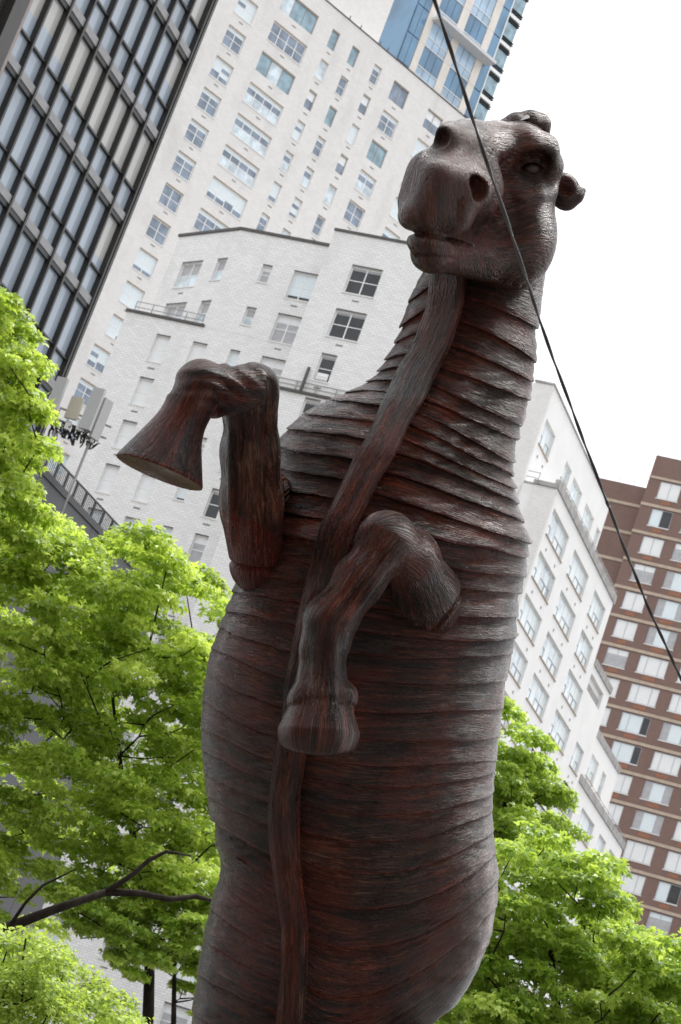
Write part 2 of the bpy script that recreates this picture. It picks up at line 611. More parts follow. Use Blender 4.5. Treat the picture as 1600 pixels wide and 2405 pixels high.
def limb_grain(V, pts, sl=.0048, sr=.052):
    """coordinates that run along the limb's bones: (length, around, ...)"""
    P = np.array([p[:3] for p in pts], float)
    L = np.r_[0, np.cumsum(np.linalg.norm(np.diff(P, axis=0), axis=1))]
    best = np.full(len(V), 1e9)
    out = np.zeros((len(V), 3))
    for i in range(len(P) - 1):
        ab = P[i + 1] - P[i]
        t = np.clip(((V - P[i]) @ ab) / (ab @ ab), 0, 1)
        c = P[i] + t[:, None] * ab
        r = np.linalg.norm(V - c, axis=1)
        m = r < best
        best[m] = r[m]
        ref = np.array([0., 0, -1])
        tn_ = ab / np.linalg.norm(ab)
        e1 = ref - tn_ * (ref @ tn_)
        e1 /= np.linalg.norm(e1)
        e2 = np.cross(tn_, e1)
        w = V - c
        ang = np.arctan2(w @ e2, w @ e1)
        out[m] = np.stack([(L[i] + t * np.linalg.norm(ab)) * sl, np.cos(ang) * 62 * sr, np.sin(ang) * 62 * sr], -1)[m]
    return out


def mesh_part(name, V, Q, gr, parent=None, mat=HM, edge=None):
    W_ = hlocal(hp(V[:, 0], V[:, 1], V[:, 2]))
    me = mesh_np(name, W_, Q, smooth=True, attrs={'grain': gr, 'edge': np.zeros(len(V)) if edge is None else edge})
    return obj(name, me, mat, parent or horse)


def sub_mesh(V, Q, mask):
    q = Q[mask]
    u, inv = np.unique(q, return_inverse=True)
    return V[u], inv.reshape(-1, 4), u


def split_leg(V, Q, gr, plane_p, plane_n, edge=None):
    cen = V[Q].mean(1)
    hoofside = ((cen - np.array(plane_p)) @ np.array(plane_n)) > 0
    edge = np.zeros(len(V)) if edge is None else edge
    v, q, u = sub_mesh(V, Q, ~hoofside)
    leg = mesh_part('foreleg', v, q, gr[u], edge=edge[u])
    v, q, u = sub_mesh(V, Q, hoofside)
    mesh_part('hoof', v, q, gr[u], parent=leg, edge=edge[u])
    return leg


# left foreleg: forearm straight up out of the chest, knee on top, hoof hanging with its sole to the ground
F = Field((225, 815, -700), (725, 1425, -60), 4.0)
LA = [(606, 1318, -190, 66), (592, 1180, -300, 74), (586, 1060, -360, 66), (586, 960, -410, 60), (592, 918, -425, 58)]
LB_ = [(592, 918, -425, 58), (540, 910, -455, 50), (472, 904, -500, 53), (450, 950, -512, 48), (428, 1000, -520, 44)]
F.chain(LA, 26)
F.chain(LB_, 26)
F.add(F.cone((606, 1330, -150), (640, 1290, -130), 60, 45), 30)
F.add(F.ell((596, 896, -425), (54, 40, 56)), 16)
F.add(F.ell((470, 892, -500), (52, 42, 55)), 16)
F.add(F.ell((505, 968, -470), (26, 16, 30)), 10)
F.cut(F.cone((548, 846, -540), (548, 856, -380), 9, 9), 16)
F.add(F.cone((640, 1150, -190), (620, 1330, -150), 46, 58), 34)
# hoof: flaring cone, flat sole tilted to the ground
ax_h = np.array([-.36, .90, -.17])
ax_h /= np.linalg.norm(ax_h)
c0, c1 = np.array([418, 1000, -520.]), np.array([418, 1000, -520.]) + ax_h * 118
X, Y, Z = F.X - c0[0], F.Y - c0[1], F.Z - c0[2]
hh = X * ax_h[0] + Y * ax_h[1] + Z * ax_h[2]
e1 = np.array([.93, .37, 0.])
e1 = e1 - ax_h * (e1 @ ax_h)
e1 /= np.linalg.norm(e1)
e2 = np.cross(ax_h, e1)
pu = X * e1[0] + Y * e1[1] + Z * e1[2]
pv = X * e2[0] + Y * e2[1] + Z * e2[2]
tt_ = np.clip((hh + 45) / 163, 0, 1)
rad = 36 + 68 * tt_ ** 1.05
side = (np.sqrt(pu ** 2 + (pv * 1.12) ** 2) - rad) * .86
hoof = np.maximum(np.maximum(side, hh - 116 - .00035 * (pu ** 2 + pv ** 2) * 0), -hh - 45)
F.add(hoof.astype(np.float32) - 5, 30)
del X, Y, Z, pu, pv, hh, tt_, side, hoof


def crease(F, p, n, w, dp, c, rad):
    n = np.array(n, float) / np.linalg.norm(n)
    pl_ = (F.X - p[0]) * n[0] + (F.Y - p[1]) * n[1] + (F.Z - p[2]) * n[2]
    pl_ = pl_ + .0012 * ((F.X - c[0]) ** 2)
    near = (F.X - c[0]) ** 2 + (F.Y - c[1]) ** 2 + (F.Z - c[2]) ** 2 < rad ** 2
    F.f = F.f + np.where(near, dp * np.exp(-(pl_ / w) ** 2), 0).astype(np.float32)


crease(F, (600, 1330, -200), (-.12, 1, .1), 4.5, 7, (600, 1320, -230), 130)
wy = np.clip((F.Y - 960) / 60, 0, 1) * np.clip((1310 - F.Y) / 60, 0, 1) * np.clip((F.X - 495) / 15, 0, 1)
F.f = F.f + (wy * (3.0 * np.sin((F.X - 590) * .115 + F.Y * .004) + 1.6 * np.sin((F.X - 590) * .27 - F.Y * .007 + 1))).astype(np.float32)
wk = np.clip(1 - np.hypot(F.X - 520, (F.Y - 890) * 1.4) / 130, 0, 1)
F.f = F.f + (wk * 3.2 * np.sin(np.hypot(F.X - 470, F.Y - 1010) * .21)).astype(np.float32)
V, Q = F.net()
g = limb_grain(V, LA + LB_[1:] + [(c1[0], c1[1], c1[2])])
sole = np.clip((((V - c0) @ ax_h) - 112) / 6, 0, 1) * 1.0
split_leg(V, Q, g, c0 + ax_h * 30, ax_h, sole)

# right foreleg: elbow pressed to the chest, knee thrust at the viewer, shank falling to the left
F = Field((615, 1175, -720), (1105, 1835, -120), 4.0)
RA = [(985, 1448, -255, 78), (1000, 1395, -320, 76), (965, 1310, -430, 62), (912, 1272, -500, 62)]
RB = [(912, 1272, -500, 62), (845, 1365, -540, 55), (775, 1462, -570, 58), (760, 1530, -572, 50), (758, 1590, -572, 50)]
RH = [(758, 1590, -572, 50), (757, 1640, -575, 60), (750, 1700, -580, 70)]
F.chain(RA, 34)
F.chain(RB, 30)
F.chain(RH, 20)
F.add(F.ell((1015, 1420, -250), (66, 92, 110)), 30)
F.add(F.ell((905, 1252, -505), (58, 48, 55)), 20)
F.add(F.ell((775, 1452, -575), (52, 44, 52)), 20)
F.add(F.cone((757, 1598, -574), (748, 1716, -580), 52, 97), 24)
F.add(F.ell((704, 1642, -588), (30, 30, 38)), 18)
F.add(F.ell((808, 1636, -578), (32, 32, 40)), 18)
F.cut(-((F.X - 745) * -.09 + (F.Y - 1776) * .97 + (F.Z + 660) * .2), 12)
crease(F, (1015, 1470, -250), (.75, .62, .1), 4.5, 7, (1030, 1430, -260), 120)
qq = (F.X - 845) * .80 + (F.Y - 1365) * .60
ll = (F.Y - 1365) * .80 - (F.X - 845) * .60
wy = np.clip((ll + 130) / 60, 0, 1) * np.clip((130 - ll) / 60, 0, 1) * np.clip((930 - F.X) / 25, 0, 1)
F.f = F.f + (wy * (3.0 * np.sin(qq * .12 + .5) + 1.4 * np.sin(qq * .29))).astype(np.float32)
wy = np.clip((F.Y - 1480) / 40, 0, 1) * np.clip((1780 - F.Y) / 60, 0, 1) * (F.Z < -480)
F.f = F.f + (wy * 2.0 * np.sin((F.X - 755) * .16 * np.clip(1.0 - (F.Y - 1480) * .0012, .6, 1))).astype(np.float32)
crz = np.exp(-((F.Y - 1640 - .0035 * (F.X - 755) ** 2) / 5) ** 2)
F.f = F.f + (crz * 3.5 * (F.Z < -500)).astype(np.float32)
V, Q = F.net()
g = limb_grain(V, RA + RB[1:] + RH[1:])
split_leg(V, Q, g, (757, 1612, -575), (-.05, 1, -.03))
# ---- head
F = Field((905, 235, -430), (1345, 700, 300), 3.6)
F.add(F.cone((1192, 448, 70), (1052, 432, -240), 116, 92), 10)
F.add(F.ell((1215, 372, 90), (88, 92, 110)), 40)
me1 = np.array([.34, -.94, 0.])
me2 = np.array([.84, .30, .45])
me2 = me2 - me1 * (me1 @ me2)
me2 /= np.linalg.norm(me2)
me3 = np.cross(me1, me2)
F.add(F.rbox((1036, 456, -285), (86, 82, 84), 52, (me1, me2, me3)), 34)
F.add(F.ell((1165, 352, -20), (72, 70, 130)), 30)
F.add(F.ell((1222, 548, -5), (88, 124, 108)), 36)
F.add(F.cone((1018, 590, -240), (1190, 596, -10), 46, 76), 36)
F.add(F.ell((988, 508, -310), (54, 40, 62)), 20)
F.add(F.ell((1007, 568, -292), (52, 33, 60)), 12)
F.add(F.ell((1016, 600, -256), (50, 40, 62)), 22)
F.add(F.ell((1100, 275 + 70, -110), (70, 68, 130)), 30)
# nostril rims, near and far
F.add(F.ell((1112, 440, -268), (50, 54, 56)), 22)
F.add(F.ell((1060, 328, -225), (40, 45, 60)), 30)
# brow ridge, cheekbone
F.chain([(1150, 372, -70, 16), (1190, 342, -78, 24), (1236, 330, -70, 31), (1276, 350, -36, 31), (1290, 390, 6, 27), (1286, 436, 30, 20)], 32)
F.chain([(1168, 438, -110, 16), (1212, 452, -92, 22), (1258, 452, -58, 20), (1290, 450, 0, 18)], 24)
F.cut(F.ell((1198, 500, -128), (26, 46, 26), rotm('Z', 20)), 60)
# eye socket
F.cut(F.ell((1222, 404, -122), (66, 34, 46), rotm('Z', 8)), 44)
F.cut(F.ell((1256, 390, -74), (46, 36, 62), rotm('Z', 14)), 16)
F.chain([(1210, 396, -42, 5), (1234, 374, -44, 9), (1262, 374, -34, 9), (1280, 392, -16, 6)], 8)
F.chain([(1212, 397, -38, 4), (1236, 411, -34, 5), (1260, 418, -26, 5), (1276, 402, -12, 4)], 8)
# nostrils
F.cut(F.ell((1123, 446, -322), (22, 25, 25), rotm('Z', -20)), 10)
F.cut(F.ell((1112, 430, -324), (16, 18, 26)), 10)
F.cut(F.ell((1030, 324, -282), (30, 25, 70), rotm('Z', 30)), 5)
# mouth: a groove between the lips that follows the muzzle round to its corner
ym = np.interp(F.X, [930, 955, 990, 1040, 1080, 1104], [540, 546, 551, 560, 569, 577]).astype(np.float32)
wm = np.interp(F.X, [930, 955, 990, 1040, 1085, 1104, 1116], [3, 4, 7, 13, 12, 5, 0]).astype(np.float32)
F.f = F.f + np.where(F.Z < -120, wm * np.exp(-((F.Y - ym) / 4.6) ** 2), 0).astype(np.float32)
# crease from the nostril wing to the mouth corner
for (xa, ya, xb, yb, w, dp) in ((1140, 512, 1100, 574, 9, 4), (1086, 470, 1080, 520, 6, 3), (980, 600, 1060, 606, 5, 5)):
    ab = np.array([xb - xa, yb - ya], float)
    t = np.clip(((F.X - xa) * ab[0] + (F.Y - ya) * ab[1]) / (ab @ ab), 0, 1)
    dd = np.sqrt((F.X - xa - ab[0] * t) ** 2 + (F.Y - ya - ab[1] * t) ** 2)
    gv = np.where(F.Z < 60, dp * np.exp(-(dd / w) ** 2), 0)
    F.f = F.f + gv.astype(np.float32)
V, Q = F.net()
# wrinkles run across the nose and curve round the cheek
ph = np.arctan2(V[:, 1] - 440, V[:, 0] - 1120)
g = np.stack([V[:, 0] * .006 + V[:, 1] * .008, (V[:, 1] * .8 - V[:, 2] * .35 + V[:, 0] * .25) * .05, V[:, 2] * .008], -1)
mz = np.clip((1170 - V[:, 0]) / 200, 0, 1)
mz = (mz * mz * (3 - 2 * mz))[:, None]
g2 = np.stack([V[:, 1] * .007, (V[:, 0] * .75 - V[:, 2] * .4) * .05, V[:, 2] * .006 + 9], -1)
head = mesh_part('head', V, Q, g * (1 - mz) + g2 * mz, mat=HMH)


def small(name, lo, hi, h, build, pts, parent, mat=HM):
    F_ = Field(lo, hi, h)
    build(F_)
    v_, q_ = F_.net()
    return mesh_part(name, v_, q_, limb_grain(v_, pts), parent, mat)


eye_mat = plain('dark_red_brown_eye', (.022, .008, .0065), .5, var=.2)
small('eye', (1205, 345, -60), (1300, 440, 60), 3, lambda f: f.add(f.ell((1247, 396, -8), (26, 22, 26)), 1), [(1240, 360, 0), (1265, 430, 0)], head, eye_mat)


def ear(f):
    f.add(f.ell((1326, 450, 100), (38, 46, 24), rotm('Z', 15)), 4)
    f.chain([(1335, 462, 100, 24), (1356, 458, 102, 14), (1372, 447, 102, 4)], 14)
    f.cut(f.ell((1330, 436, 74), (16, 24, 14), rotm('Z', 30)), 12)


small('ear', (1235, 380, 30), (1400, 520, 180), 3.2, ear, [(1285, 442, 95), (1371, 450, 102)], head)


def forelock(f):
    f.chain([(1170, 308, 60, 22), (1212, 290, 85, 24), (1246, 286, 100, 26), (1268, 292, 112, 27)], 12)
    f.add(f.cone((1266, 290, 112), (1278, 330, 110), 22, 16), 10)
    f.cut(f.ell((1300, 268, 100), (18, 10, 60), rotm('Z', -30)), 5)


fl = small('forelock', (1130, 235, 0), (1330, 370, 190), 3.2, forelock, [(1170, 308, 60), (1268, 292, 112), (1278, 330, 110)], head)
pm = MB()
pq = [hlocal(hp(x, y, d)) for x, y, d in ((1214, 277, 66), (1234, 272, 72), (1244, 277, 66), (1224, 283, 60), (1214, 272, 72), (1234, 267, 78), (1244, 272, 72), (1224, 278, 66))]
pm.add(pq, [(0, 1, 2, 3), (7, 6, 5, 4), (0, 4, 5, 1), (1, 5, 6, 2), (2, 6, 7, 3), (3, 7, 4, 0)])
pm.build('metal_plate', plain('grey_plate', (.32, .31, .30), .5), fl)
# ------------------------------------------------------------------ buildings
GA, GB = math.radians(-22.21), math.radians(39.82)       # the street grid and the skewed tower


def brick_mat(name, c1, c2, mortar, bw=.20, bh=.068, stain=.25, contrast=1.0, rough=.8):
    t = NT(name)
    co = t.coords()
    sp = t.n('ShaderNodeSeparateXYZ')
    t.l(co, sp.inputs[0])
    cb = t.n('ShaderNodeCombineXYZ')
    t.l(t.math('ADD', sp.outputs[0], sp.outputs[1]), cb.inputs[0])
    t.l(sp.outputs[2], cb.inputs[1])
    b = t.n('ShaderNodeTexBrick')
    b.inputs['Scale'].default_value = 1.0
    b.inputs['Brick Width'].default_value = bw
    b.inputs['Row Height'].default_value = bh
    b.inputs['Mortar Size'].default_value = .012
    b.inputs['Color1'].default_value = (*c1, 1)
    b.inputs['Color2'].default_value = (*c2, 1)
    b.inputs['Mortar'].default_value = (*mortar, 1)
    t.l(cb.outputs[0], b.inputs['Vector'])
    st = t.noise(t.mapping(co, (.35, .35, .12)), 1.0, 5, .62, .4)
    st2 = t.noise(co, .9, 4, .6)
    c = t.mix(t.ramp(st, [(.50, (0, 0, 0)), (.78, (stain, stain, stain))]), b.outputs[0], tuple(v * .62 for v in c2))
    c = t.mix(t.ramp(st2, [(.35, (.0, .0, .0)), (.75, (.18, .18, .18))]), c, tuple(min(1, v * 1.12) for v in c1))
    t.l(c, t.p.inputs['Base Color'])
    t.set(Roughness=rough)
    t.p.inputs['Specular IOR Level'].default_value = .25
    t.bump(b.outputs[1], -.12, .02)
    return t.m


def glass(name, c, rough=.06, spec=.5, var=.25, scale=1.2):
    t = NT(name)
    nz = t.noise(t.n('ShaderNodeNewGeometry').outputs['Position'], scale, 2)
    t.l(t.ramp(nz, [(.35, tuple(v * (1 - var) for v in c)), (.65, tuple(v * (1 + var) for v in c))]), t.p.inputs['Base Color'])
    t.set(Roughness=rough)
    t.p.inputs['Specular IOR Level'].default_value = spec
    return t.m


M_T = brick_mat('cream_white_brick', (.725, .71, .695), (.66, .645, .63), (.52, .505, .49), bw=.4, bh=.14, stain=.5)
M_W = brick_mat('white_glazed_brick', (.81, .805, .795), (.715, .71, .70), (.50, .49, .475), bw=.40, bh=.145, stain=.40)
M_R = plain('white_painted_render', (.72, .715, .71), .75, var=.05, scale=.5)
M_RB = brick_mat('grey_white_rough_brick', (.74, .735, .72), (.62, .61, .60), (.52, .51, .49), stain=.2)
M_B = brick_mat('brown_brick', (.215, .128, .108), (.16, .094, .080), (.20, .148, .128), stain=.35)
M_TAN = plain('tan_concrete', (.43, .35, .275), .8, var=.12, scale=2)
M_AC = plain('rust_grille', (.27, .12, .07), .7, var=.25, scale=8)
M_WF = plain('white_window_frame', (.80, .80, .79), .45, var=.03)
M_SILL = plain('pale_sill', (.70, .69, .67), .6, var=.08)
M_DF = plain('dark_bronze_metal', (.020, .018, .016), .38, var=.25, scale=3)
M_DFL = plain('grey_spandrel', (.24, .24, .245), .55, var=.12, scale=2)
M_GREYF = plain('grey_blue_frame', (.42, .45, .50), .5, var=.06)
M_VENT = plain('vent_slot', (.22, .21, .20), .7)
M_CAP = plain('dark_coping', (.085, .078, .075), .7, var=.2)
M_CONC = plain('weathered_concrete', (.30, .29, .285), .85, var=.3, scale=1.2)
M_RAIL = plain('grey_rail', (.28, .28, .27), .5)
M_BLACK = plain('black_metal', (.012, .012, .012), .45)
M_LINTEL = plain('brown_lintel', (.30, .22, .15), .8, var=.2)
G_SKY_PAINTED = glass('glass_reflecting_sky', (.20, .245, .31))  # blue-grey sky reflection painted into the base colour
G_PALE = glass('glass_pale', (.55, .63, .68))
G_BLIND = plain('white_blind', (.74, .75, .75), .5, var=.05, scale=1.0)
G_WHITE = plain('pale_blue_blind', (.66, .73, .76), .3, var=.05, scale=1.0)
G_DARK = glass('glass_dark_room', (.025, .027, .03))
G_CURT = plain('grey_curtain', (.40, .40, .41), .6, var=.15, scale=2.5)
G_TEAL = glass('glass_teal_curtain', (.25, .36, .42), .1)
G_LB = glass('curtain_wall_glass', (.30, .35, .41), .05, .5, .10, .3)
G_LB_REFL = glass('curtain_wall_glass_cream', (.40, .395, .385), .05, .5, .06, .3)  # base colour carries the painted reflection of a cream building
G_BT = glass('tower_blue_glass', (.10, .20, .31), .05, .7, .3, .25)
G_BTL = glass('tower_pale_glass', (.34, .46, .58), .05, .7, .2, .4)
M_BTP = plain('tower_limestone', (.66, .62, .575), .7, var=.08, scale=.8)

_cache = {}


def boxc(key, *b):
    k = (key,) + tuple(round(v, 3) for v in b)
    if k not in _cache:
        _cache[k] = boxmesh(key, *b)
    return _cache[k]


def matted(me, mat):
    """a shared mesh with this material in its first slot"""
    k = ('m', me.name, mat.name)
    if k not in _cache:
        m2 = me.copy() if me.materials else me
        m2.materials.clear()
        m2.materials.append(mat)
        _cache[k] = m2
    return _cache[k]


def pane_mesh(w, h, frac, top, low):
    k = ('pane', round(w, 3), round(h, 3), round(frac, 2), top.name, low.name)
    if k not in _cache:
        b = MB()
        if 0.03 < frac < .97:
            b.box(0, w, 0, .02, 0, h * (1 - frac))
            b.box(0, w, 0, .02, h * (1 - frac), h)
            me = b.mesh('pane')
            me.materials.append(low)
            me.materials.append(top)
            for i, p in enumerate(me.polygons): p.material_index = 0 if i < 6 else 1
        else:
            b.box(0, w, 0, .02, 0, h)
            me = b.mesh('pane')
            me.materials.append(top if frac > .5 else low)
        _cache[k] = me
    return _cache[k]


def window(root, u, zh, w, h, cols, rows, pick, fm, rec=.13, fr=.07, bar=.05, sill=True, vent=True, lintel=None, xs_=None):
    """one window in a wall: frame with its bars, panes of its own, a sill; (u, zh) = top-left corner"""
    z0 = zh - h
    xs_ = xs_ or [i / cols for i in range(cols + 1)]
    k = ('frame', w, h, cols, rows, fm.name, fr, bar, tuple(xs_))
    if k not in _cache:
        b = MB()
        b.box(0, fr, 0, .07, 0, h); b.box(w - fr, w, 0, .07, 0, h)
        b.box(fr, w - fr, 0, .07, 0, fr); b.box(fr, w - fr, 0, .07, h - fr, h)
        for x in xs_[1:-1]: b.box(x * w - bar * .7, x * w + bar * .7, .005, .065, fr, h - fr)
        for r in range(1, rows):
            zz = h * r / rows
            for a, c in zip(xs_[:-1], xs_[1:]):
                xa = fr if a == 0 else a * w + bar * .7
                xb = w - fr if c == 1 else c * w - bar * .7
                b.box(xa, xb, .012, .06, zz - bar / 2, zz + bar / 2)
        _cache[k] = b.mesh('window')
        _cache[k].materials.append(fm)
    o = obj('window', _cache[k], None, root, (u, rec, z0))
    for ci in range(cols):
        xa = fr if ci == 0 else xs_[ci] * w + bar * .7
        xb = w - fr if ci == cols - 1 else xs_[ci + 1] * w - bar * .7
        for r in range(rows):
            za = fr if r == 0 else h * r / rows + bar / 2
            zb = h - fr if r == rows - 1 else h * (r + 1) / rows - bar / 2
            frac, top, low = pick(ci, r)
            obj('pane', pane_mesh(xb - xa, zb - za, frac, top, low), None, o, (xa, .03, za))
    if sill:
        obj('sill', matted(boxc('sill', -.06, w + .06, -rec - .05, .0, -.09, -.005), M_SILL), None, o)
    if lintel:
        obj('lintel', matted(boxc('lintel', 0, w, -rec - .012, -.01, h + .003, h + .09), lintel), None, o)
    if vent:
        obj('vent', matted(boxc('vent', w / 2 - .22, w / 2 + .22, -rec - .02, -rec + .05, -.50, -.41), M_VENT), None, o)
    return o


def wall_face(name, root, mat, u0, u1, z0, z1, holes, y0=0.0, depth=8.0, rec=.22, holes_only=None, top=True):
    """a wall slab with its window openings cut out: front with reveals, closed sides, top and back"""
    holes = [h for h in holes if h[0] < u1 and h[1] > u0 and h[2] < z1 and h[3] > z0]
    us = sorted({round(v, 4) for h in holes for v in h[:2]} | {u0, u1})
    zs = sorted({round(v, 4) for h in holes for v in h[2:]} | {z0, z1})
    b = MB()
    us = [v for v in us if u0 <= v <= u1]
    zs = [v for v in zs if z0 <= v <= z1]
    for i in range(len(us) - 1):
        cu = (us[i] + us[i + 1]) / 2
        col_holes = [h for h in holes if h[0] < cu < h[1]]
        run = None
        for j in range(len(zs) - 1):
            cz = (zs[j] + zs[j + 1]) / 2
            solid = not any(h[2] < cz < h[3] for h in col_holes)
            if solid and run is None: run = zs[j]
            if run is not None and (not solid or j == len(zs) - 2):
                e = zs[j + 1] if solid else zs[j]
                b.add([(us[i], y0, run), (us[i + 1], y0, run), (us[i + 1], y0, e), (us[i], y0, e)], [(0, 1, 2, 3)])
                run = None
    for (a, c, p, q) in holes:
        b.add([(a, y0, p), (c, y0, p), (c, y0, q), (a, y0, q), (a, y0 + rec, p), (c, y0 + rec, p), (c, y0 + rec, q), (a, y0 + rec, q)],
              [(0, 4, 5, 1), (1, 5, 6, 2), (2, 6, 7, 3), (3, 7, 4, 0), (4, 7, 6, 5)])
    y1 = y0 + depth
    b.add([(u0, y0, z0), (u1, y0, z0), (u1, y1, z0), (u0, y1, z0), (u0, y0, z1), (u1, y0, z1), (u1, y1, z1), (u0, y1, z1)],
          [(1, 2, 6, 5), (2, 3, 7, 6), (3, 0, 4, 7), (4, 5, 6, 7)])
    return b.build(name, mat, root)


def rail(root, u0, u1, z, h=1.0, step=1.6, mat=None, y=.3, r=.022, name='railing', bars=(1.0, .55)):
    b = MB()
    n = max(2, int(round((u1 - u0) / step)) + 1)
    for i in range(n):
        u = u0 + (u1 - u0) * i / (n - 1)
        b.box(u - r, u + r, y - r, y + r, z, z + h)
    for f in bars:
        b.box(u0 - r, u1 + r, y - r * .8, y + r * .8, z + h * f - r, z + h * f + r)
    return b.build(name, mat or M_RAIL, root)


rnd = random.Random(11)


def pick_tower(style):
    """how far the blind hangs, shared by the lights of one window with small differences"""
    base = rnd.random()
    lows = G_SKY_PAINTED if rnd.random() < .8 else G_PALE

    def f(ci, r):
        if style == 'picture':
            return (0, G_TEAL, G_TEAL if (ci + int(base * 7)) % 3 else G_PALE)
        if style == 'plain':
            return (.45 if base < .35 else 0, G_BLIND, G_TEAL if base > .6 else G_SKY_PAINTED)
        j = rnd.random()
        if r == 1:                                        # upper sash
            if base < .55: return (1.0 if j < .8 else .55, G_WHITE, G_SKY_PAINTED)
            if base < .8: return (.35, G_WHITE, G_SKY_PAINTED)
            return (0, G_WHITE, lows)
        if base < .25: return (1.0 if j < .75 else .6, G_WHITE, G_SKY_PAINTED)
        if base < .55: return (.45 if j < .7 else .2, G_WHITE, G_SKY_PAINTED)
        return (0, G_WHITE, lows)
    return f


# ---- the cream tower
tw = empty('apartment_tower', (-17.026, 183.9886, 0), GB)
tag(tw, 'tall cream-white brick apartment tower behind the lower white block', 'building')
ST = 2.935
holes, wins = [], []
for k in range(-1, 22):
    zh = 96.33 - ST * k
    if zh > 97: continue
    if zh > 63.5: uL, wL = -6.0, 1.97
    else: uL, wL = -6.62, 1.78
    wins.append((uL, zh, wL, 1.70, 2, 2, 'sash'))
    wins.append((-9.75, zh, 1.95, 1.70, 2, 2, 'sash'))
    st = 'picture' if k in (0, 2) else 'sash'
    if zh > 70:
        wins.append((-2.07, zh, 3.97, 1.72, 3 if st == 'picture' else 4, 1 if st == 'picture' else 2, st))
        wins.append((3.68, zh, .89, 1.62, 1, 1 if k in (0, 2) else 2, 'plain' if k in (0, 2) else 'sash'))
        wins.append((6.20, zh, .89, 1.62, 1, 1 if k in (0, 2) else 2, 'plain' if k in (0, 2) else 'sash'))
        wins.append((9.05, zh, .89, 1.62, 1, 1 if k in (1, 3) else 2, 'plain' if k in (1, 3) else 'sash'))
        s2 = k in (0, 2)
        wins.append((11.60, zh, 1.95, 1.72, 2, 1 if s2 else 2, 'plain' if s2 else 'sash'))
        s3 = k in (0,)
        wins.append((16.15, zh, 1.95, 1.72, 2, 1 if s3 else 2, 'plain' if s3 else 'sash'))
for (u, zh, w, h, c, r, s) in wins:
    holes.append((u, u + w, zh - h, zh))
    window(tw, u, zh, w, h, c, r, pick_tower(s), M_RAIL if s != 'sash' else M_WF, fr=.06 if s == 'sash' else .05,
           sill=(s == 'sash'), lintel=M_LINTEL, vent=True)
wall_face('brick_wall', tw, M_T, -16, 22.5, 0, 98.03, holes, depth=14)
MB().box(-16.06, 22.56, -.06, .34, 98.035, 98.13).build('parapet_coping', M_CAP, tw)
MB().box(-12, 11.3, 3.7, 13, 98.03, 112).build('penthouse', M_T, tw)
for u in (5.0, 6.4, 8.9, 9.9):
    MB().box(u - .03, u + .03, .1, .16, 98.14, 98.55).build('roof_post', M_CAP, tw)

# ---- the lower white brick block, front, chamfered corner and projecting bay
wb = empty('white_brick_block', (-11.4958, 139.7436, 0), GA)
tag(wb, 'lower white brick apartment block with chamfered corner and roof terraces', 'building')
W_ROWS = [55.90 - 2.902 * k for k in range(19)]


def pick_block(kind):
    base = rnd.random()

    def f(ci, r):
        if kind == 'board': return (1, G_BLIND, G_SKY_PAINTED)
        if kind == 'dark': return (.18 if r == 1 else 0, G_CURT, G_DARK)
        if kind == 'curt': return (0, G_CURT, G_CURT if r == 1 else G_PALE)
        if base < .4: return (1, G_WHITE, G_SKY_PAINTED) if r == 1 else (.75, G_WHITE, G_DARK)
        if base < .7: return (0, G_WHITE, G_CURT) if r == 1 else (0, G_WHITE, G_PALE)
        return (.5, G_BLIND, G_CURT) if r == 1 else (0, G_BLIND, G_CURT)
    return f


holes_f = []
for k, zh in enumerate(W_ROWS):
    L = [(2.25, zh, .64, 1.10, 1, 2, 'mix')]
    if k < 3: L.append((4.34, zh, 1.56, 1.76, 2, 2, 'mix'))
    else: L.append((4.34, zh, .88, 1.72, 1, 2, 'dark' if k == 5 else 'mix'))
    if k >= 2:
        kd = 'board' if k < 6 else 'mix'
        L.append((-2.74, zh, .95, 1.73, 1, 2, kd))
        L.append((-.27, zh, .96, 1.73, 1, 2, kd))
    if k > 12:
        L.append((8.0, zh, 1.2, 1.73, 1, 2, 'mix'))
        L.append((11.7, zh, 1.0, 1.6, 1, 2, 'dark'))
    for (u, z, w, h, c, r, kd) in L:
        holes_f.append((u, u + w, z - h, z))
        window(wb, u, z, w, h, c, r, pick_block(kd), M_WF, rec=.16, vent=(w > .8), lintel=M_CAP)
wall_face('front_wall', wb, M_W, 0, 8.0, 51.2, 57.90, holes_f, depth=9)
wall_face('lower_front_wall', wb, M_W, -5.2, 16, 0, 51.195, holes_f, depth=12)
MB().box(0, 6.2, -.10, .35, 57.905, 58.08).build('parapet_coping', M_CAP, wb)
MB().box(-5.28, .06, -.12, .30, 51.2, 51.36).build('terrace_coping', M_CAP, wb)
rail(wb, -4.95, -.35, 51.36, .72, 1.15, bars=(1.0, .5))
# chamfered upper corner, a wall of its own angle
rotc = (GB - math.pi / 2) - GA
ch = empty('chamfer_corner', (0, 0, 0), rotc, wb)
hc = []
chw = []
for zh in (55.90, 52.97):
    chw += [(-4.55, zh, 2.02, 1.72, 2, 2, 'curt'), (-1.12, zh, .93, 1.42, 1, 2, 'curt')]
for (u, z, w, h, c, r, kd) in chw:
    hc.append((u, u + w, z - h, z))
    window(ch, u, z, w, h, c, r, pick_block(kd), M_WF, rec=.16, vent=(w > 1.5), lintel=M_CAP)
wall_face('chamfer_wall', ch, M_W, -5.95, -.002, 51.2, 57.895, hc, depth=6)
MB().box(-6.0, .02, -.10, .35, 57.9, 58.075).build('parapet_coping', M_CAP, ch)
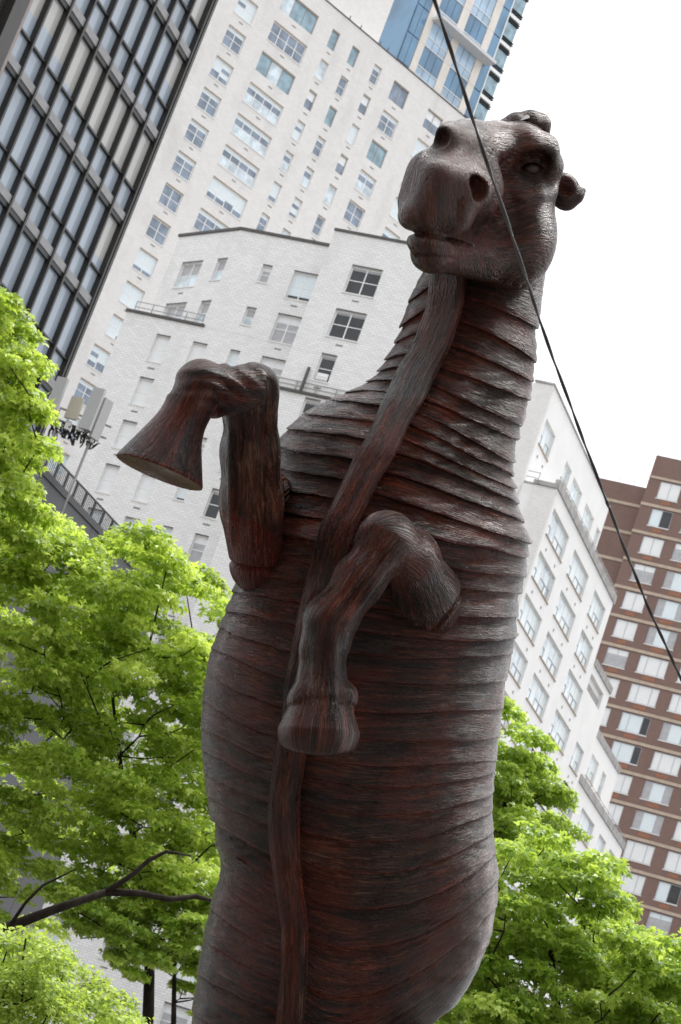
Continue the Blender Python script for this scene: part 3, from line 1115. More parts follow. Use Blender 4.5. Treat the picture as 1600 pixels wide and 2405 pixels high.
# projecting bay at the right
by = empty('projecting_bay', tuple(np.array([0.0, -2.66, 0.0]) + np.array([math.cos(GA), math.sin(GA), 0]) * 0), 0, wb)
dv = np.array([-11.2774 + 11.4958, 137.0885 - 139.7436])
by.location = (dv[0] * math.cos(GA) + dv[1] * math.sin(GA), -dv[0] * math.sin(GA) + dv[1] * math.cos(GA), 0)
hb = []
L = []
for k in range(18):
    zh = 55.93 - 2.902 * k
    if k < 2: L.append((7.62, zh, 1.95, 1.72, 2, 2, 'dark'))
    else: L.append((7.74, zh, .98, 1.66, 1, 2, 'dark'))
    L.append((12.2, zh, 1.6, 1.72, 2, 2, 'mix'))
for (u, z, w, h, c, r, kd) in L:
    hb.append((u, u + w, z - h, z))
    o = window(by, u, z, w, h, c, r, pick_block(kd), M_WF, rec=.16, vent=True, lintel=M_CAP)
    if abs(z - 50.13) < .1 and w < 1:
        MB().box(.14, .84, -.10, .02, .10, .52).box(.2, .78, -.14, -.1, .16, .2).box(.2, .78, -.14, -.1, .3, .34).build('window_fan', M_WF, o)
wall_face('bay_wall', by, M_W, 5.79, 17.0, 0, 57.92, hb, depth=4)
MB().box(5.75, 17.05, -.08, .35, 57.925, 58.08).build('parapet_coping', M_CAP, by)
MB().box(5.65, 17.1, -.16, -.003, 47.45, 47.60).build('terrace_coping', M_CAP, by)
rail(by, 5.7, 17.0, 47.6, .55, 1.3, y=-.08, bars=(1.0, .5))
MB().box(7.30, 7.44, -.22, -.08, 47.6, 49.1).build('stand_pipe', M_CAP, by)

# ---- the white rendered block at the right, stepped terraces
rb = empty('stepped_white_block', (15.7522, 163.0682, 0), GA + math.pi / 2)
tag(rb, 'white painted apartment block with stepped terraces and wide steel windows', 'building')


def steel_window(root, u, zh, w, h, n=4):
    z0 = zh - h
    b = MB()
    f = .06
    b.box(0, f, 0, .06, 0, h); b.box(w - f, w, 0, .06, 0, h); b.box(f, w - f, 0, .06, 0, f); b.box(f, w - f, 0, .06, h - f, h)
    for i in range(1, n): b.box(w * i / n - .035, w * i / n + .035, .004, .056, f, h - f)
    o = obj('window', b.mesh('window'), M_WF, root, (u, .20, z0))
    dark = rnd.random() < .06
    for i in range(n):
        xa = f if i == 0 else w * i / n + .035
        xb = w - f if i == n - 1 else w * (i + 1) / n - .035
        vent = i != 1
        g = G_CURT if dark else (G_WHITE if rnd.random() < .75 else G_PALE)
        zt = h * .46 if vent else f
        obj('pane', pane_mesh(xb - xa, h - f - zt, 1, g, g), None, o, (xa, .03, zt))
        if vent:
            obj('pane', pane_mesh(xb - xa - .12, zt - f - .12, 1, g, g), None, o, (xa + .06, .02, f + .06))
            c = MB()
            c.box(xa, xb, -.01, .05, zt - .06, zt); c.box(xa, xb, -.01, .05, f, f + .06)
            c.box(xa, xa + .06, -.01, .05, f + .06, zt - .06); c.box(xb - .06, xb, -.01, .05, f + .06, zt - .06)
            c.build('casement', M_RAIL, o)
    obj('sill', matted(boxc('sill', -.05, w + .05, -.26, -.004, -.10, -.006), M_LINTEL), None, o)
    obj('lintel', matted(boxc('lintel', 0, w, -.19, -.01, h + .004, h + .08), M_LINTEL), None, o)
    for x in (w * .22, w * .78):
        obj('vent', matted(boxc('vent', x - .12, x + .12, -.22, -.15, -.85, -.66), M_VENT), None, o)
    return o


R_ROWS = [53.80 - 3.115 * k for k in range(16)]
hr = []
for k, zh in enumerate(R_ROWS):
    L = [(-6.2, 5.42), (1.38, 5.5)]
    L.append((9.5, 4.35) if k < 2 else (9.5, 5.45))
    if k == 3: L.append((17.5, 2.95))
    if k >= 4: L += [(17.25, 5.4), (24.95, 5.3), (32.7, 2.9), (37.4, 3.15)]
    for (u, w) in L:
        hr.append((u, u + w, zh - 1.88, zh))
        steel_window(rb, u, zh, w, 1.88, 4 if w > 4 else 3)
slot = (15.6, 20.7, 48.0, 49.3)
wall_face('front_wall', rb, M_R, -6.636, 15.35, 0, 54.9, hr, depth=14, rec=.3)
wall_face('front_wall', rb, M_R, 15.352, 22.5, 0, 49.9, hr + [slot], depth=10, rec=.3)
wall_face('front_wall', rb, M_R, 22.502, 41.7, 0, 42.4, hr, depth=10, rec=.3)
MB().box(-6.98, 15.55, -.10, .25, 54.905, 55.55).build('terrace_coping', M_CONC, rb)
MB().box(15.56, 22.55, -.10, .25, 49.905, 50.45).build('terrace_coping', M_CONC, rb)
MB().box(21.5, 41.75, -.10, .25, 42.405, 43.05).build('terrace_coping', M_CONC, rb)
MB().box(15.62, 20.68, .24, .28, 48.01, 48.75).build('balcony_panel', M_CONC, rb)
rail(rb, -6.8, 15.4, 55.55, .30, 2.0, y=.05, bars=(1.0,))
rail(rb, 21.6, 41.6, 43.05, .30, 2.0, y=.05, bars=(1.0,))
up = empty('upper_storeys', (0, 0, 0), 0, rb)
a_ = GA + math.pi / 2
dv = np.array([16.614 - 15.7522, 171.989 - 163.0682])
up.location = (dv[0] * math.cos(a_) + dv[1] * math.sin(a_), -dv[0] * math.sin(a_) + dv[1] * math.cos(a_), 0)
hu = []
for (u, w) in ((-14.6, 3.1), (-7.32, 2.0), (-4.32, 3.2), (.59, 3.25), (5.25, 1.2)):
    for zh in (60.06,):
        hu.append((u, u + w, zh - 1.88, zh))
        steel_window(up, u, zh, w, 1.88, 3)
for (u, w) in ((24.23, 3.0), (29.13, 1.6)):
    hu.append((u, u + w, 47.55 - 1.88, 47.55))
    steel_window(up, u, 47.55, w, 1.88, 3)
wall_face('upper_wall', up, M_R, -15.098, 6.75, 50, 62.2, hu, depth=10, rec=.3)
wall_face('upper_wall', up, M_R, 21.0, 34.4, 38, 48.85, hu, depth=8, rec=.3)
MB().box(-15.46, 6.8, -.08, .25, 62.205, 62.32).build('parapet_coping', M_CONC, up)
MB().box(22.8, 34.5, -.08, .25, 48.855, 49.45).build('terrace_coping', M_CONC, up)
# the end wall that turns the corner towards the street
e1 = empty('end_wall', (-6.94, 0, 0), -math.pi / 2, rb)
MB().box(-1.6, -.002, -.002, .3, 0, 54.88).build('end_wall', M_RB, e1)
MB().box(-14, -1.602, .45, .7, 0, 54.88).build('end_wall', M_RB, e1)
MB().box(-1.7, 0, -.15, .2, 54.9, 55.2).box(-14.1, -1.71, .6, .9, 54.9, 55.2).build('terrace_coping', M_CONC, e1)
rail(e1, -14, -1.7, 55.2, .8, 2.0, y=.75, bars=(1.0, .5))
e2 = empty('upper_end_wall', (up.location.x - 15.4, up.location.y, 0), -math.pi / 2, rb)
MB().box(-1.3, -.002, -.002, .3, 50, 62.18).build('upper_end_wall', M_RB, e2)
MB().box(-14, -1.302, .45, .7, 50, 62.18).build('upper_end_wall', M_RB, e2)
MB().box(-1.4, .02, -.1, .2, 62.2, 62.34).box(-14.1, -1.41, .6, .9, 62.2, 62.34).build('parapet_coping', M_CONC, e2)

# ---- the brown brick block at the far right
bb_ = empty('brown_brick_block', (30.0272, 229.4143, 0), GA)
tag(bb_, 'brown brick apartment block with tan floor bands and pale sliding windows', 'building')
hbk = []
for k in range(27):
    zh = 84.27 - 2.967 * k
    L = [(-1.36, 2.18, 2), (1.95, 2.87, 3), (6.05, 2.77, 3), (10.08, 2.24, 2), (13.6, 2.8, 3)]
    for i, (u, w, n) in enumerate(L):
        if k == 0 and i > 3: continue
        if n == 3 and k < 4: n = 3 if i == 1 else 2
        hbk.append((u, u + w, zh - 1.82, zh))
        bl = rnd.random()

        def pk(ci, r, bl=bl, n=n):
            if k == 14 and n == 2: return (.25, G_WHITE, G_CURT)
            if bl < .40: return (0, G_BLIND, G_BLIND)
            if bl < .72: return (0, G_BLIND, G_CURT) if ci == 0 else ((0, G_BLIND, G_WHITE) if ci == 1 else (0, G_BLIND, G_CURT))
            if bl < .84: return (.3, G_BLIND, G_CURT)
            return (0, G_BLIND, G_DARK) if ci == n - 1 else (0, G_BLIND, G_WHITE)
        xs3 = [0, .27, .73, 1] if n == 3 else None
        window(bb_, u, zh, w, 1.82, n, 1, pk, M_GREYF, rec=.10, fr=.07, vent=False, xs_=xs3)
        if rnd.random() < .75:
            MB().box(u + w * .28, u + w * .72, -.03, .05, zh - 2.42, zh - 2.02).build('grille', M_AC, bb_)
    if k > 0:
        MB().box(-2.62, 18, -.10, -.003, zh + .10, zh + .40).build('floor_band', M_TAN, bb_)
        MB().box(-9, -2.66, 1.10, 1.197, zh + .12, zh + .42).build('floor_band', M_TAN, bb_)
wall_face('brick_wall', bb_, M_B, -2.6, 18, 0, 86.85, hbk, depth=12)
MB().box(-9, -2.602, 1.2, 12, 0, 83.65).build('brick_wall', M_B, bb_)
MB().box(-2.62, 18, -.10, -.003, 84.37, 84.62).build('floor_band', M_TAN, bb_)
MB().box(-.5, 14, 3, 10, 86.855, 94).build('roof_house', M_B, bb_)
rail(bb_, -9, -2.7, 83.65, .9, 1.6, y=1.4, r=.02, bars=(1.0, .5))
rail(bb_, -2.4, -.6, 86.85, .9, 1.2, y=.3, r=.02, bars=(1.0,))

# ---- the dark curtain-wall block at the left
lb = empty('dark_glass_block', (-14.4841, 92.3458, 0), GA + math.pi / 2)
tag(lb, 'dark bronze glass office block with slim black mullions at the left edge', 'building')
BAY, U0, RH = 1.4325, -8.21, 4.0
ZR = [47.1 + RH - RH * k for k in range(0, 13)]
for zi, zr in enumerate(ZR):
    # spandrel ledge, dark line under it, transom
    MB().box(U0 - .05, 4.86, -.06, .14, zr, zr + .34).build('spandrel', M_DFL, lb)
    MB().box(U0 - .05, 4.86, -.03, .14, zr - .20, zr - .003).build('window_head', M_BLACK, lb)
    MB().box(U0 - .05, 4.86, -.02, .12, zr + 1.42, zr + 1.50).build('transom', M_DF, lb)
    for i in range(9):
        ua, ub = U0 + BAY * i + .07, U0 + BAY * (i + 1) - .07
        obj('pane', pane_mesh(ub - ua, 1.06, 0, G_LB, G_LB), None, lb, (ua, .12, zr + .35))
        # reflection of a pale building, painted as cream colour into the upper panes
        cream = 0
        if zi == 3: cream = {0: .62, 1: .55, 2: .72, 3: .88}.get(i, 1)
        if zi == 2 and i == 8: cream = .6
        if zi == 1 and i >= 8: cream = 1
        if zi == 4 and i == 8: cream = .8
        obj('pane', pane_mesh(ub - ua, RH - 1.50 - .21, cream, G_LB_REFL, G_LB), None, lb, (ua, .12, zr + 1.51))
for i in range(10):
    u = U0 + BAY * i
    MB().box(u - .065, u + .065, -.13, .14, 0, 52.5).build('mullion', M_DF, lb)
MB().box(U0 - .07, 4.88, .145, 12, 0, 52.4).build('core_wall', M_BLACK, lb)
MB().box(4.79, 4.98, -.16, .6, 0, 52.5).build('corner_post', M_DF, lb)
MB().box(-8.60, -8.36, -.40, .3, 0, 52.5).build('corner_trim', plain('pinkish_trim', (.24, .20, .19), .6), lb)
MB().box(-9.5, -8.62, -.45, .3, 0, 52.5).box(-12.5, -9.52, -.1, .3, 0, 52.5).build('side_column', M_DF, lb)
# service units bracketed to the corner
for (z0, h, dx, m) in ((46.35, 2.1, .75, 'rust'), (43.9, 2.2, .62, 'dark'), (41.0, 1.2, .8, 'black'), (36.2, 2.0, .65, 'rust2'), (33.6, 2.4, .6, 'rust2')):
    mm = {'rust': plain('rust_red_panel', (.16, .055, .04), .6), 'dark': plain('bronze_panel', (.06, .052, .045), .5),
          'black': M_BLACK, 'rust2': plain('maroon_panel', (.055, .03, .03), .6)}[m]
    e = empty('service_unit', (5.05, .5, z0), 0, lb)
    MB().box(0, dx * .75, 0, .5, 0, h).build('housing', mm, e)
    MB().box(-.25, -.003, .15, .25, .15, .25).box(-.25, -.003, .15, .25, h - .3, h - .2).build('bracket', M_BLACK, e)
bq = MB()
for i in range(26):
    z = 33 + i * .55
    bq.tube([(5.0 + .12 * math.sin(i * 2.1), .45, z), (5.12 + .15 * math.sin(i * 1.7), .5, z + .3), (5.0 + .12 * math.sin(i * 2.1 + 2.1), .45, z + .58)], .028, 5)
bq.build('cable_run', M_BLACK, lb)

# ---- the low dark wing with its roof railing
dk = empty('dark_wing', (-8.7754, 87.1458, 0), GA + math.pi / 2)
tag(dk, 'low dark grey wing with a black roof railing behind the left tree', 'building')
M_DKW = plain('dark_grey_panel', (.055, .056, .062), .55, var=.12, scale=.8)
for i in range(9):
    MB().box(-14 + i * 2.5 + .012, -11.5 + i * 2.5 - .012, 0, .18, 0, 24.05).build('wall_panel', M_DKW, dk)
MB().box(-14, 8.5, .185, 8, 0, 24.0).build('core_wall', M_BLACK, dk)
MB().box(-14, 8.5, -.06, .4, 24.055, 24.3).build('roof_edge', M_BLACK, dk)
b = MB()
u = -12.0
i = 0
while u < 8.4:
    w = .030 if i % 7 == 0 else .011
    b.box(u - w, u + w, .10 - w, .10 + w, 24.305, 24.94)
    u += .13
    i += 1
b.box(-12.1, 8.5, .07, .13, 24.94, 24.99)
b.build('railing', M_BLACK, dk)

# ---- the blue glass tower high up behind
bt = empty('blue_glass_tower', (-5.4251, 235.4301, 0), GB)
tag(bt, 'blue glass and limestone tower rising above the cream tower roof', 'building')
FH = 3.42
PIERS = [(-4.50, -3.60), (-.50, .58), (3.55, 4.55)]
MB().box(-6.3, 5.7, .25, 12, 0, 150).build('core', G_BT, bt)
for (a, c) in PIERS:
    for k in range(14):
        MB().box(a, c, 0, .245, 101.5 + FH * k + .012, 101.5 + FH * (k + 1) - .012).build('limestone_panel', M_BTP, bt)
for k in range(14):
    zb = 101.5 + FH * k
    for (a, c) in ((-3.58, -.52), (.60, 3.53)):
        n = 3
        wv = (c - a) / n
        for i in range(n):
            obj('pane', pane_mesh(wv - .06, 2.20, 0, G_BTL, G_BT if k % 2 else G_BTL), None, bt, (a + wv * i + .03, .10, zb + 1.12))
            obj('pane', pane_mesh(wv - .06, .98, 0, G_BTL, G_BTL), None, bt, (a + wv * i + .03, .10, zb + .05))
        MB().box(a, c, .02, .2, zb + 1.04, zb + 1.11).box(a, c, .02, .2, zb - .02, zb + .04).build('transom', M_WF, bt)
    for (a, c) in ((-6.28, -5.45), (-5.40, -4.57), (4.57, 5.70)):
        obj('pane', pane_mesh(c - a, 3.30, 0, G_BT, G_BT), None, bt, (a, .06, zb + .05))
    # corner bays with dark blades
    obj('pane', pane_mesh(2.05, 1.75, 0, G_BTL, G_TEAL), None, bt, (5.85, .5, zb + .9))
    MB().box(5.80, 7.95, .35, 8, zb - .15, zb + .25).build('slab_edge', M_WF, bt)
    for dz in (.45, .72, 2.75, 3.0):
        MB().box(5.80, 8.0, .30, .8, zb + dz, zb + dz + .08).build('blade', M_DF, bt)
    obj('pane', pane_mesh(2.0, .9, 0, G_BT, G_BT), None, bt, (5.85, .52, zb + .0))
MB().box(5.70, 5.82, .0, .3, 101, 150).build('corner_mullion', M_WF, bt)
MB().box(5.84, 7.85, .56, 9, 101, 133).build('corner_core', G_BT, bt)
MB().box(-3.9, 5.0, -1.6, -.005, 124.9, 125.25).build('canopy', plain('canopy_grey', (.55, .55, .56), .6), bt)

# ---- mobile-phone antennas on a frame
an = empty('antenna_array', tuple(at(190, 1030, 88.0)))
tag(an, 'cluster of pale phone antenna panels and black cables on a roof mast frame', 'antenna')
M_AN = plain('antenna_grey', (.36, .36, .355), .5, var=.05)
M_AN2 = plain('antenna_beige', (.40, .375, .29), .5, var=.05)
base = at(190, 1030, 88.0)


def ant(x, y, w, h, dep, dd, m, rz, name='panel'):
    p = at(x, y, 88.0 + dd) - base
    o = MB().box(-w / 2, w / 2, -dep / 2, dep / 2, -h, 0).build(name, m, an, tuple(p))
    o.rotation_euler = (0, 0, rz)
    return o


ant(150, 888, .42, 1.62, .16, 0, M_AN, GA)
ant(185, 934, .47, .85, .14, .2, M_AN2, GA)
ant(236, 913, .46, 1.62, .16, -.1, M_AN, GA)
ant(256, 940, .42, 1.55, .14, .1, M_AN, GA + 1.2)
fr = MB()
for (x0, y0, x1, y1) in ((95, 940, 262, 1003), (110, 975, 250, 1030), (160, 985, 150, 1018), (205, 1005, 196, 1040), (140, 960, 128, 1000), (232, 1000, 222, 1035)):
    fr.tube([tuple(at(x0, y0, 88.3) - base), tuple(at(x1, y1, 88.3) - base)], .045, 6)
fr.build('mast_frame', M_CONC, an)
fr = MB()
for (x0, y0, z1) in ((140, 985, 24.0), (222, 1010, 24.0)):
    p = at(x0, y0, 88.3)
    q = p.copy()
    q[2] = 12.0
    fr.tube([tuple(p - base), tuple(q - base)], .05, 6)
fr.build('mast_post', M_CONC, an)
cb = MB()
for i in range(26):
    x0, y0 = 112 + rnd.random() * 110, 985 + rnd.random() * 22 + (0 if i % 2 else 12)
    x0 += 0
    y0 += (x0 - 112) * .25
    pts = []
    for j in range(6):
        pts.append(tuple(at(x0 + j * rnd.uniform(1, 6) - 10, y0 + 12 * math.sin(j * 1.1 + i) + rnd.uniform(-5, 5), 88.2 + rnd.uniform(-.2, .2)) - base))
    cb.tube(pts, rnd.uniform(.02, .05), 5)
cb.build('cable_bundle', M_BLACK, an)
bx = MB()
for (x, y, s) in ((130, 965, .22), (190, 1000, .25), (160, 1000, .2), (225, 985, .2), (215, 1028, .22), (120, 940, .2)):
    p = at(x, y, 88.15) - base
    bx.box(p[0] - s / 2, p[0] + s / 2, p[1] - .1, p[1] + .1, p[2] - s * .8, p[2] + s * .8)
bx.build('radio_unit', M_SILL, an)
# ------------------------------------------------------------------ ground
def ground_mat(name, c):
    t = NT(name)
    nz = t.noise(t.coords(), 1.3, 5, .6)
    t.l(t.ramp(nz, [(.3, tuple(v * .8 for v in c)), (.7, tuple(v * 1.15 for v in c))]), t.p.inputs['Base Color'])
    t.set(Roughness=.9)
    t.bump(nz, .2, .02)
    return t.m


tag(MB().box(-900, 900, -300, 1500, -.3, 0).build('ground', ground_mat('paving', (.15, .146, .136))), kind='structure')
pl = at(700, 3100, HD)
tag(MB().box(pl[0] - 1.9, pl[0] + 2.3, pl[1] - 1.6, pl[1] + 1.8, 0.004, .55).build('plinth', plain('granite_plinth', (.28, .28, .27), .6)),
    'grey granite plinth under the rearing horse sculpture', 'plinth')

# hind legs and tail carry the horse down to its plinth (below the picture)
for (pts) in ([(600, 2470, 0), (640, 2700, -60), (560, 2880, 60), (560, 3080, 0)], [(900, 2450, 20), (960, 2660, -60), (860, 2850, 60), (850, 3020, 10)]):
    P = [hp(*p) for p in pts]
    P[-1][2] = .62
    b = MB().tube([hlocal(p) for p in P], [.30, .42, .26, .24], 20)
    me = b.mesh('hind_leg', True)
    g_ = me.attributes.new('grain', 'FLOAT_VECTOR', 'POINT')
    obj('hind_leg', me, HM, horse)
    q = hlocal(P[-1])
    MB().tube([q + np.array([0, 0, .06]), q + np.array([0, -.05, -.07])], [.24, .36], 20).build('hoof', HM, horse, smooth=True)

# ------------------------------------------------------------------ foliage
def leaf_mat(name, base, hi, rough=.45, trans=.35):
    t = NT(name)
    at_ = t.n('ShaderNodeAttribute', attribute_name='tone').outputs['Fac']
    c = t.ramp(at_, [(0.0, tuple(v * .55 for v in base)), (.45, base), (.85, hi), (1.0, tuple(min(1, v * 1.25) for v in hi))])
    t.l(c, t.p.inputs['Base Color'])
    t.set(Roughness=rough)
    tr = t.n('ShaderNodeBsdfTranslucent')
    t.l(t.mix(.65, c, (.70, .88, .12)), tr.inputs[0])
    mx = t.n('ShaderNodeMixShader')
    mx.inputs[0].default_value = trans
    t.l(t.p.outputs[0], mx.inputs[1])
    t.l(tr.outputs[0], mx.inputs[2])
    t.l(mx.outputs[0], t.out.inputs[0])
    return t.m


M_LEAF = leaf_mat('oak_leaf', (.20, .33, .026), (.52, .61, .14), rough=.34, trans=.48)
M_LEAF2 = leaf_mat('honey_leaf', (.17, .31, .03), (.44, .55, .13), rough=.34, trans=.46)
M_LEAFB = leaf_mat('shrub_leaf', (.17, .27, .035), (.42, .52, .14), trans=.46)


def bark_mat():
    t = NT('bark')
    co = t.coords()
    nz = t.noise(t.mapping(co, (9, 9, 2)), 1.0, 5, .65)
    t.l(t.ramp(nz, [(.3, (.008, .0065, .005)), (.7, (.034, .027, .021))]), t.p.inputs['Base Color'])
    t.set(Roughness=.95)
    t.p.inputs['Specular IOR Level'].default_value = .1
    t.bump(nz, .6, .03)
    return t.m


M_BARK = bark_mat()


def in_poly(x, y, poly):
    r = np.zeros(len(x), bool)
    n = len(poly)
    for i in range(n):
        x1, y1 = poly[i]
        x2, y2 = poly[(i + 1) % n]
        if y1 == y2: continue
        c = ((y1 > y) != (y2 > y)) & (x < (x2 - x1) * (y - y1) / (y2 - y1) + x1)
        r ^= c
    return r


def leaves_mesh(name, C, R, nleaf, size, seed, lobes=3, flat=.55, droop=.25):
    """leaf-sized lobed blades: clump centres C (n,3), radii R; blades sit on a flattened dome round each clump"""
    g = np.random.default_rng(seed)
    n = len(C)
    ids = g.choice(n, nleaf, p=(R ** 2) / (R ** 2).sum())
    v = g.normal(size=(nleaf, 3))
    v /= np.linalg.norm(v, axis=1)[:, None]
    v[:, 2] = np.where(v[:, 2] < -.2, -v[:, 2] * .8, v[:, 2])
    rad = R[ids] * g.uniform(.35, 1.08, nleaf) ** .7
    P = C[ids] + v * rad[:, None] * np.array([1, 1, flat])
    nrm = v * .5 + np.array([0, 0, .8]) + g.normal(size=(nleaf, 3)) * .55
    nrm /= np.linalg.norm(nrm, axis=1)[:, None]
    tdir = v * np.array([1, 1, .1]) + g.normal(size=(nleaf, 3)) * .6 + np.array([0, 0, -droop])
    tdir -= nrm * (tdir * nrm).sum(1)[:, None]
    tdir /= np.linalg.norm(tdir, axis=1)[:, None]
    bdir = np.cross(nrm, tdir)
    s = size * g.uniform(.5, 1.35, nleaf)
    if lobes == 3:
        angs, lens, wid = (-.85, 0, .85), (.62, 1.0, .62), .20
    else:
        angs, lens, wid = (0,), (1.0,), .30
    VV = []
    for a_, l_ in zip(angs, lens):
        d = tdir * math.cos(a_) + bdir * math.sin(a_)
        e = np.cross(nrm, d)
        curl = nrm * (-.12)
        p0 = P
        p1 = P + (d * .5 * l_ + e * wid) * s[:, None]
        p2 = P + (d * l_ + curl) * s[:, None]
        p3 = P + (d * .5 * l_ - e * wid) * s[:, None]
        VV.append(np.stack([p0, p1, p2, p3], 1))
    VV = np.concatenate(VV, 1)
    k = VV.shape[1]
    q = (np.arange(nleaf)[:, None] * k + np.arange(k)[None, :]).reshape(-1, 4)
    tone = np.clip(g.normal(.50, .26, nleaf) + .22 * g.normal(size=n)[ids], 0, 1)
    return mesh_np(name, VV.reshape(-1, 3), q, attrs={'tone': np.repeat(tone, k)})


def clumps(poly, depth, thick, n, rmin, rmax, seed, bias=None):
    g = np.random.default_rng(seed)
    xs0, ys0 = [p[0] for p in poly], [p[1] for p in poly]
    out = []
    while len(out) < n:
        x = g.uniform(min(xs0), max(xs0), 400)
        y = g.uniform(min(ys0), max(ys0), 400)
        m = in_poly(x, y, poly)
        for a_, b_ in zip(x[m], y[m]): out.append((a_, b_))
    out = np.array(out[:n])
    d = depth + g.uniform(-thick, thick, n)
    C = at(out[:, 0], out[:, 1], d)
    R = g.uniform(rmin, rmax, n)
    return C, R


def branchy(root_pts, C, seed, frac=.35, r0=.16, name='trunk'):
    """trunk along root_pts, then limbs that fork towards some of the clumps"""
    g = np.random.default_rng(seed)
    b = MB()
    P = [np.array(p, float) for p in root_pts]
    n = len(P)
    b.tube([tuple(p) for p in P], [r0 * (1 - .82 * (i / max(1, n - 1)) ** 1.3) for i in range(n)], 9)
    nodes = [P[i] + (P[i + 1] - P[i]) * t for i in range(max(0, n - 3), n - 1) for t in (.3, .7, 1.0)]
    idx = g.permutation(len(C))[:int(len(C) * frac)]
    idx = idx[np.argsort(np.linalg.norm(C[idx] - P[-1], axis=1))]
    for i in idx:
        c = C[i]
        nd = min(nodes, key=lambda p: np.linalg.norm(p - c) + .6 * max(0, p[2] - c[2] + .3))
        L = np.linalg.norm(c - nd)
        if L < .15: continue
        mid = nd + (c - nd) * .5 + g.normal(size=3) * L * .10 + np.array([0, 0, -.05 * L])
        r = min(.035, .010 + .008 * L)
        b.tube([tuple(nd), tuple(mid), tuple(c)], [r, r * .7, .008], 6, cap=False)
        nodes += [mid, c]
    return b


def tree(name, label, trunk_pts, C, R, nleaf, size, seed, mat, lobes=3, group=None, flat=.55, cat='tree', r0=.16, frac=.35):
    root = empty(name, tuple(np.array(trunk_pts[0]) * np.array([1, 1, 0])))
    org = np.array(root.location)
    tag(root, label, cat, group)
    bt_ = branchy([np.array(p) - org for p in trunk_pts], C - org, seed, frac, r0)
    obj('trunk', bt_.mesh('trunk', True), M_BARK, root)
    obj('crown', leaves_mesh('crown', C - org, R, nleaf, size, seed + 1, lobes, flat), mat, root)
    return root


def ground_pt(x, y, depth):
    p = at(x, y, depth)
    p[2] = 0
    return p


# upper-left crown: a limb of the nearest tree reaching in from the left
polyA = [(-160, 640), (0, 690), (40, 730), (75, 790), (92, 850), (80, 910), (112, 960), (100, 1020), (118, 1075), (85, 1130), (40, 1150), (0, 1180), (-160, 1200)]
C, R_ = clumps(polyA, 40, 1.6, 130, .20, .42, 3)
tree('street_tree', 'bright green tree whose crown pokes in above the dark wing at the left edge', [ground_pt(-420, 2300, 41), at(-380, 1700, 41), at(-260, 1300, 40.5), at(-90, 1000, 40)],
     C, R_, 19000, .115, 30, M_LEAF)

# the big left crown
polyB = [(-160, 1190), (20, 1170), (60, 1195), (130, 1205), (150, 1240), (210, 1300), (225, 1350), (260, 1330), (240, 1270), (300, 1245), (350, 1260), (400, 1300),
         (450, 1320), (490, 1370), (500, 1420), (540, 1445), (560, 1600), (560, 2000), (500, 2160), (420, 2170), (330, 2140), (200, 2130), (120, 2190), (40, 2200), (-160, 2210)]
C, R_ = clumps(polyB, 43, 2.3, 500, .26, .56, 4)
tree('oak_tree', 'large leafy green oak filling the lower left behind the horse', [ground_pt(345, 2800, 43), at(348, 2390, 43), at(352, 2240, 43), at(330, 2050, 43), at(290, 1850, 43.2), at(260, 1600, 43)],
     C, R_, 100000, .112, 31, M_LEAF, frac=.3, r0=.12)

# drooping lower foliage near the trunk
polyC = [(120, 2080), (330, 2085), (260, 2130), (420, 2150), (540, 2080), (540, 2330), (470, 2390), (420, 2330), (440, 2240), (380, 2270), (300, 2300), (230, 2200), (120, 2170)]
C, R_ = clumps(polyC, 41.5, 1.2, 115, .16, .32, 8)
tree('sapling_tree', 'darker slender tree low down beside the horse with drooping leaves', [ground_pt(402, 2830, 41.5), at(408, 2400, 41.5), at(410, 2250, 41.5), at(425, 2150, 41.5)],
     C, R_, 17000, .10, 35, M_LEAF2, r0=.06)

# bare limb crossing low at the left
lm = empty('leaning_tree', tuple(ground_pt(-520, 2700, 33)))
tag(lm, 'dark bare leaning trunk and limb crossing the lower left foliage', 'tree')
o_ = np.array(lm.location)
b = MB()
pts = [ground_pt(-520, 2700, 33), at(-400, 2420, 33), at(-200, 2260, 33), at(0, 2185, 33), at(130, 2135, 33), at(250, 2095, 33.1)]
b.tube([tuple(p - o_) for p in pts], [.18, .15, .105, .078, .062, .05], 9)
b.tube([tuple(p - o_) for p in (at(250, 2095, 33.1), at(330, 2098, 33.2), at(400, 2112, 33.4), at(460, 2105, 33.6), at(520, 2120, 34))], [.055, .045, .04, .035, .02], 8)
b.tube([tuple(p - o_) for p in (at(250, 2095, 33.1), at(310, 2055, 33), at(350, 2020, 33), at(390, 2000, 33), at(450, 2010, 33.3))], [.045, .035, .03, .025, .012], 8)
b.tube([tuple(p - o_) for p in (at(20, 2180, 33), at(60, 2120, 32.8), at(100, 2080, 32.7), at(180, 2040, 32.6))], [.03, .022, .018, .01], 6)
obj('trunk', b.mesh('trunk', True), M_BARK, lm)

# shrub in the bottom left corner
polyD = [(-80, 2190), (60, 2195), (110, 2230), (150, 2260), (185, 2290), (250, 2320), (300, 2350), (330, 2400), (340, 2520), (-80, 2520)]
C, R_ = clumps(polyD, 22, 1.0, 210, .10, .22, 5)
tree('shrub', 'light green small-leaved shrub in the bottom left corner', [ground_pt(60, 2900, 22), at(60, 2700, 22), at(60, 2560, 22)], C, R_, 30000, .05, 33, M_LEAFB, lobes=1, flat=.8, cat='shrub', r0=.05, frac=.5)

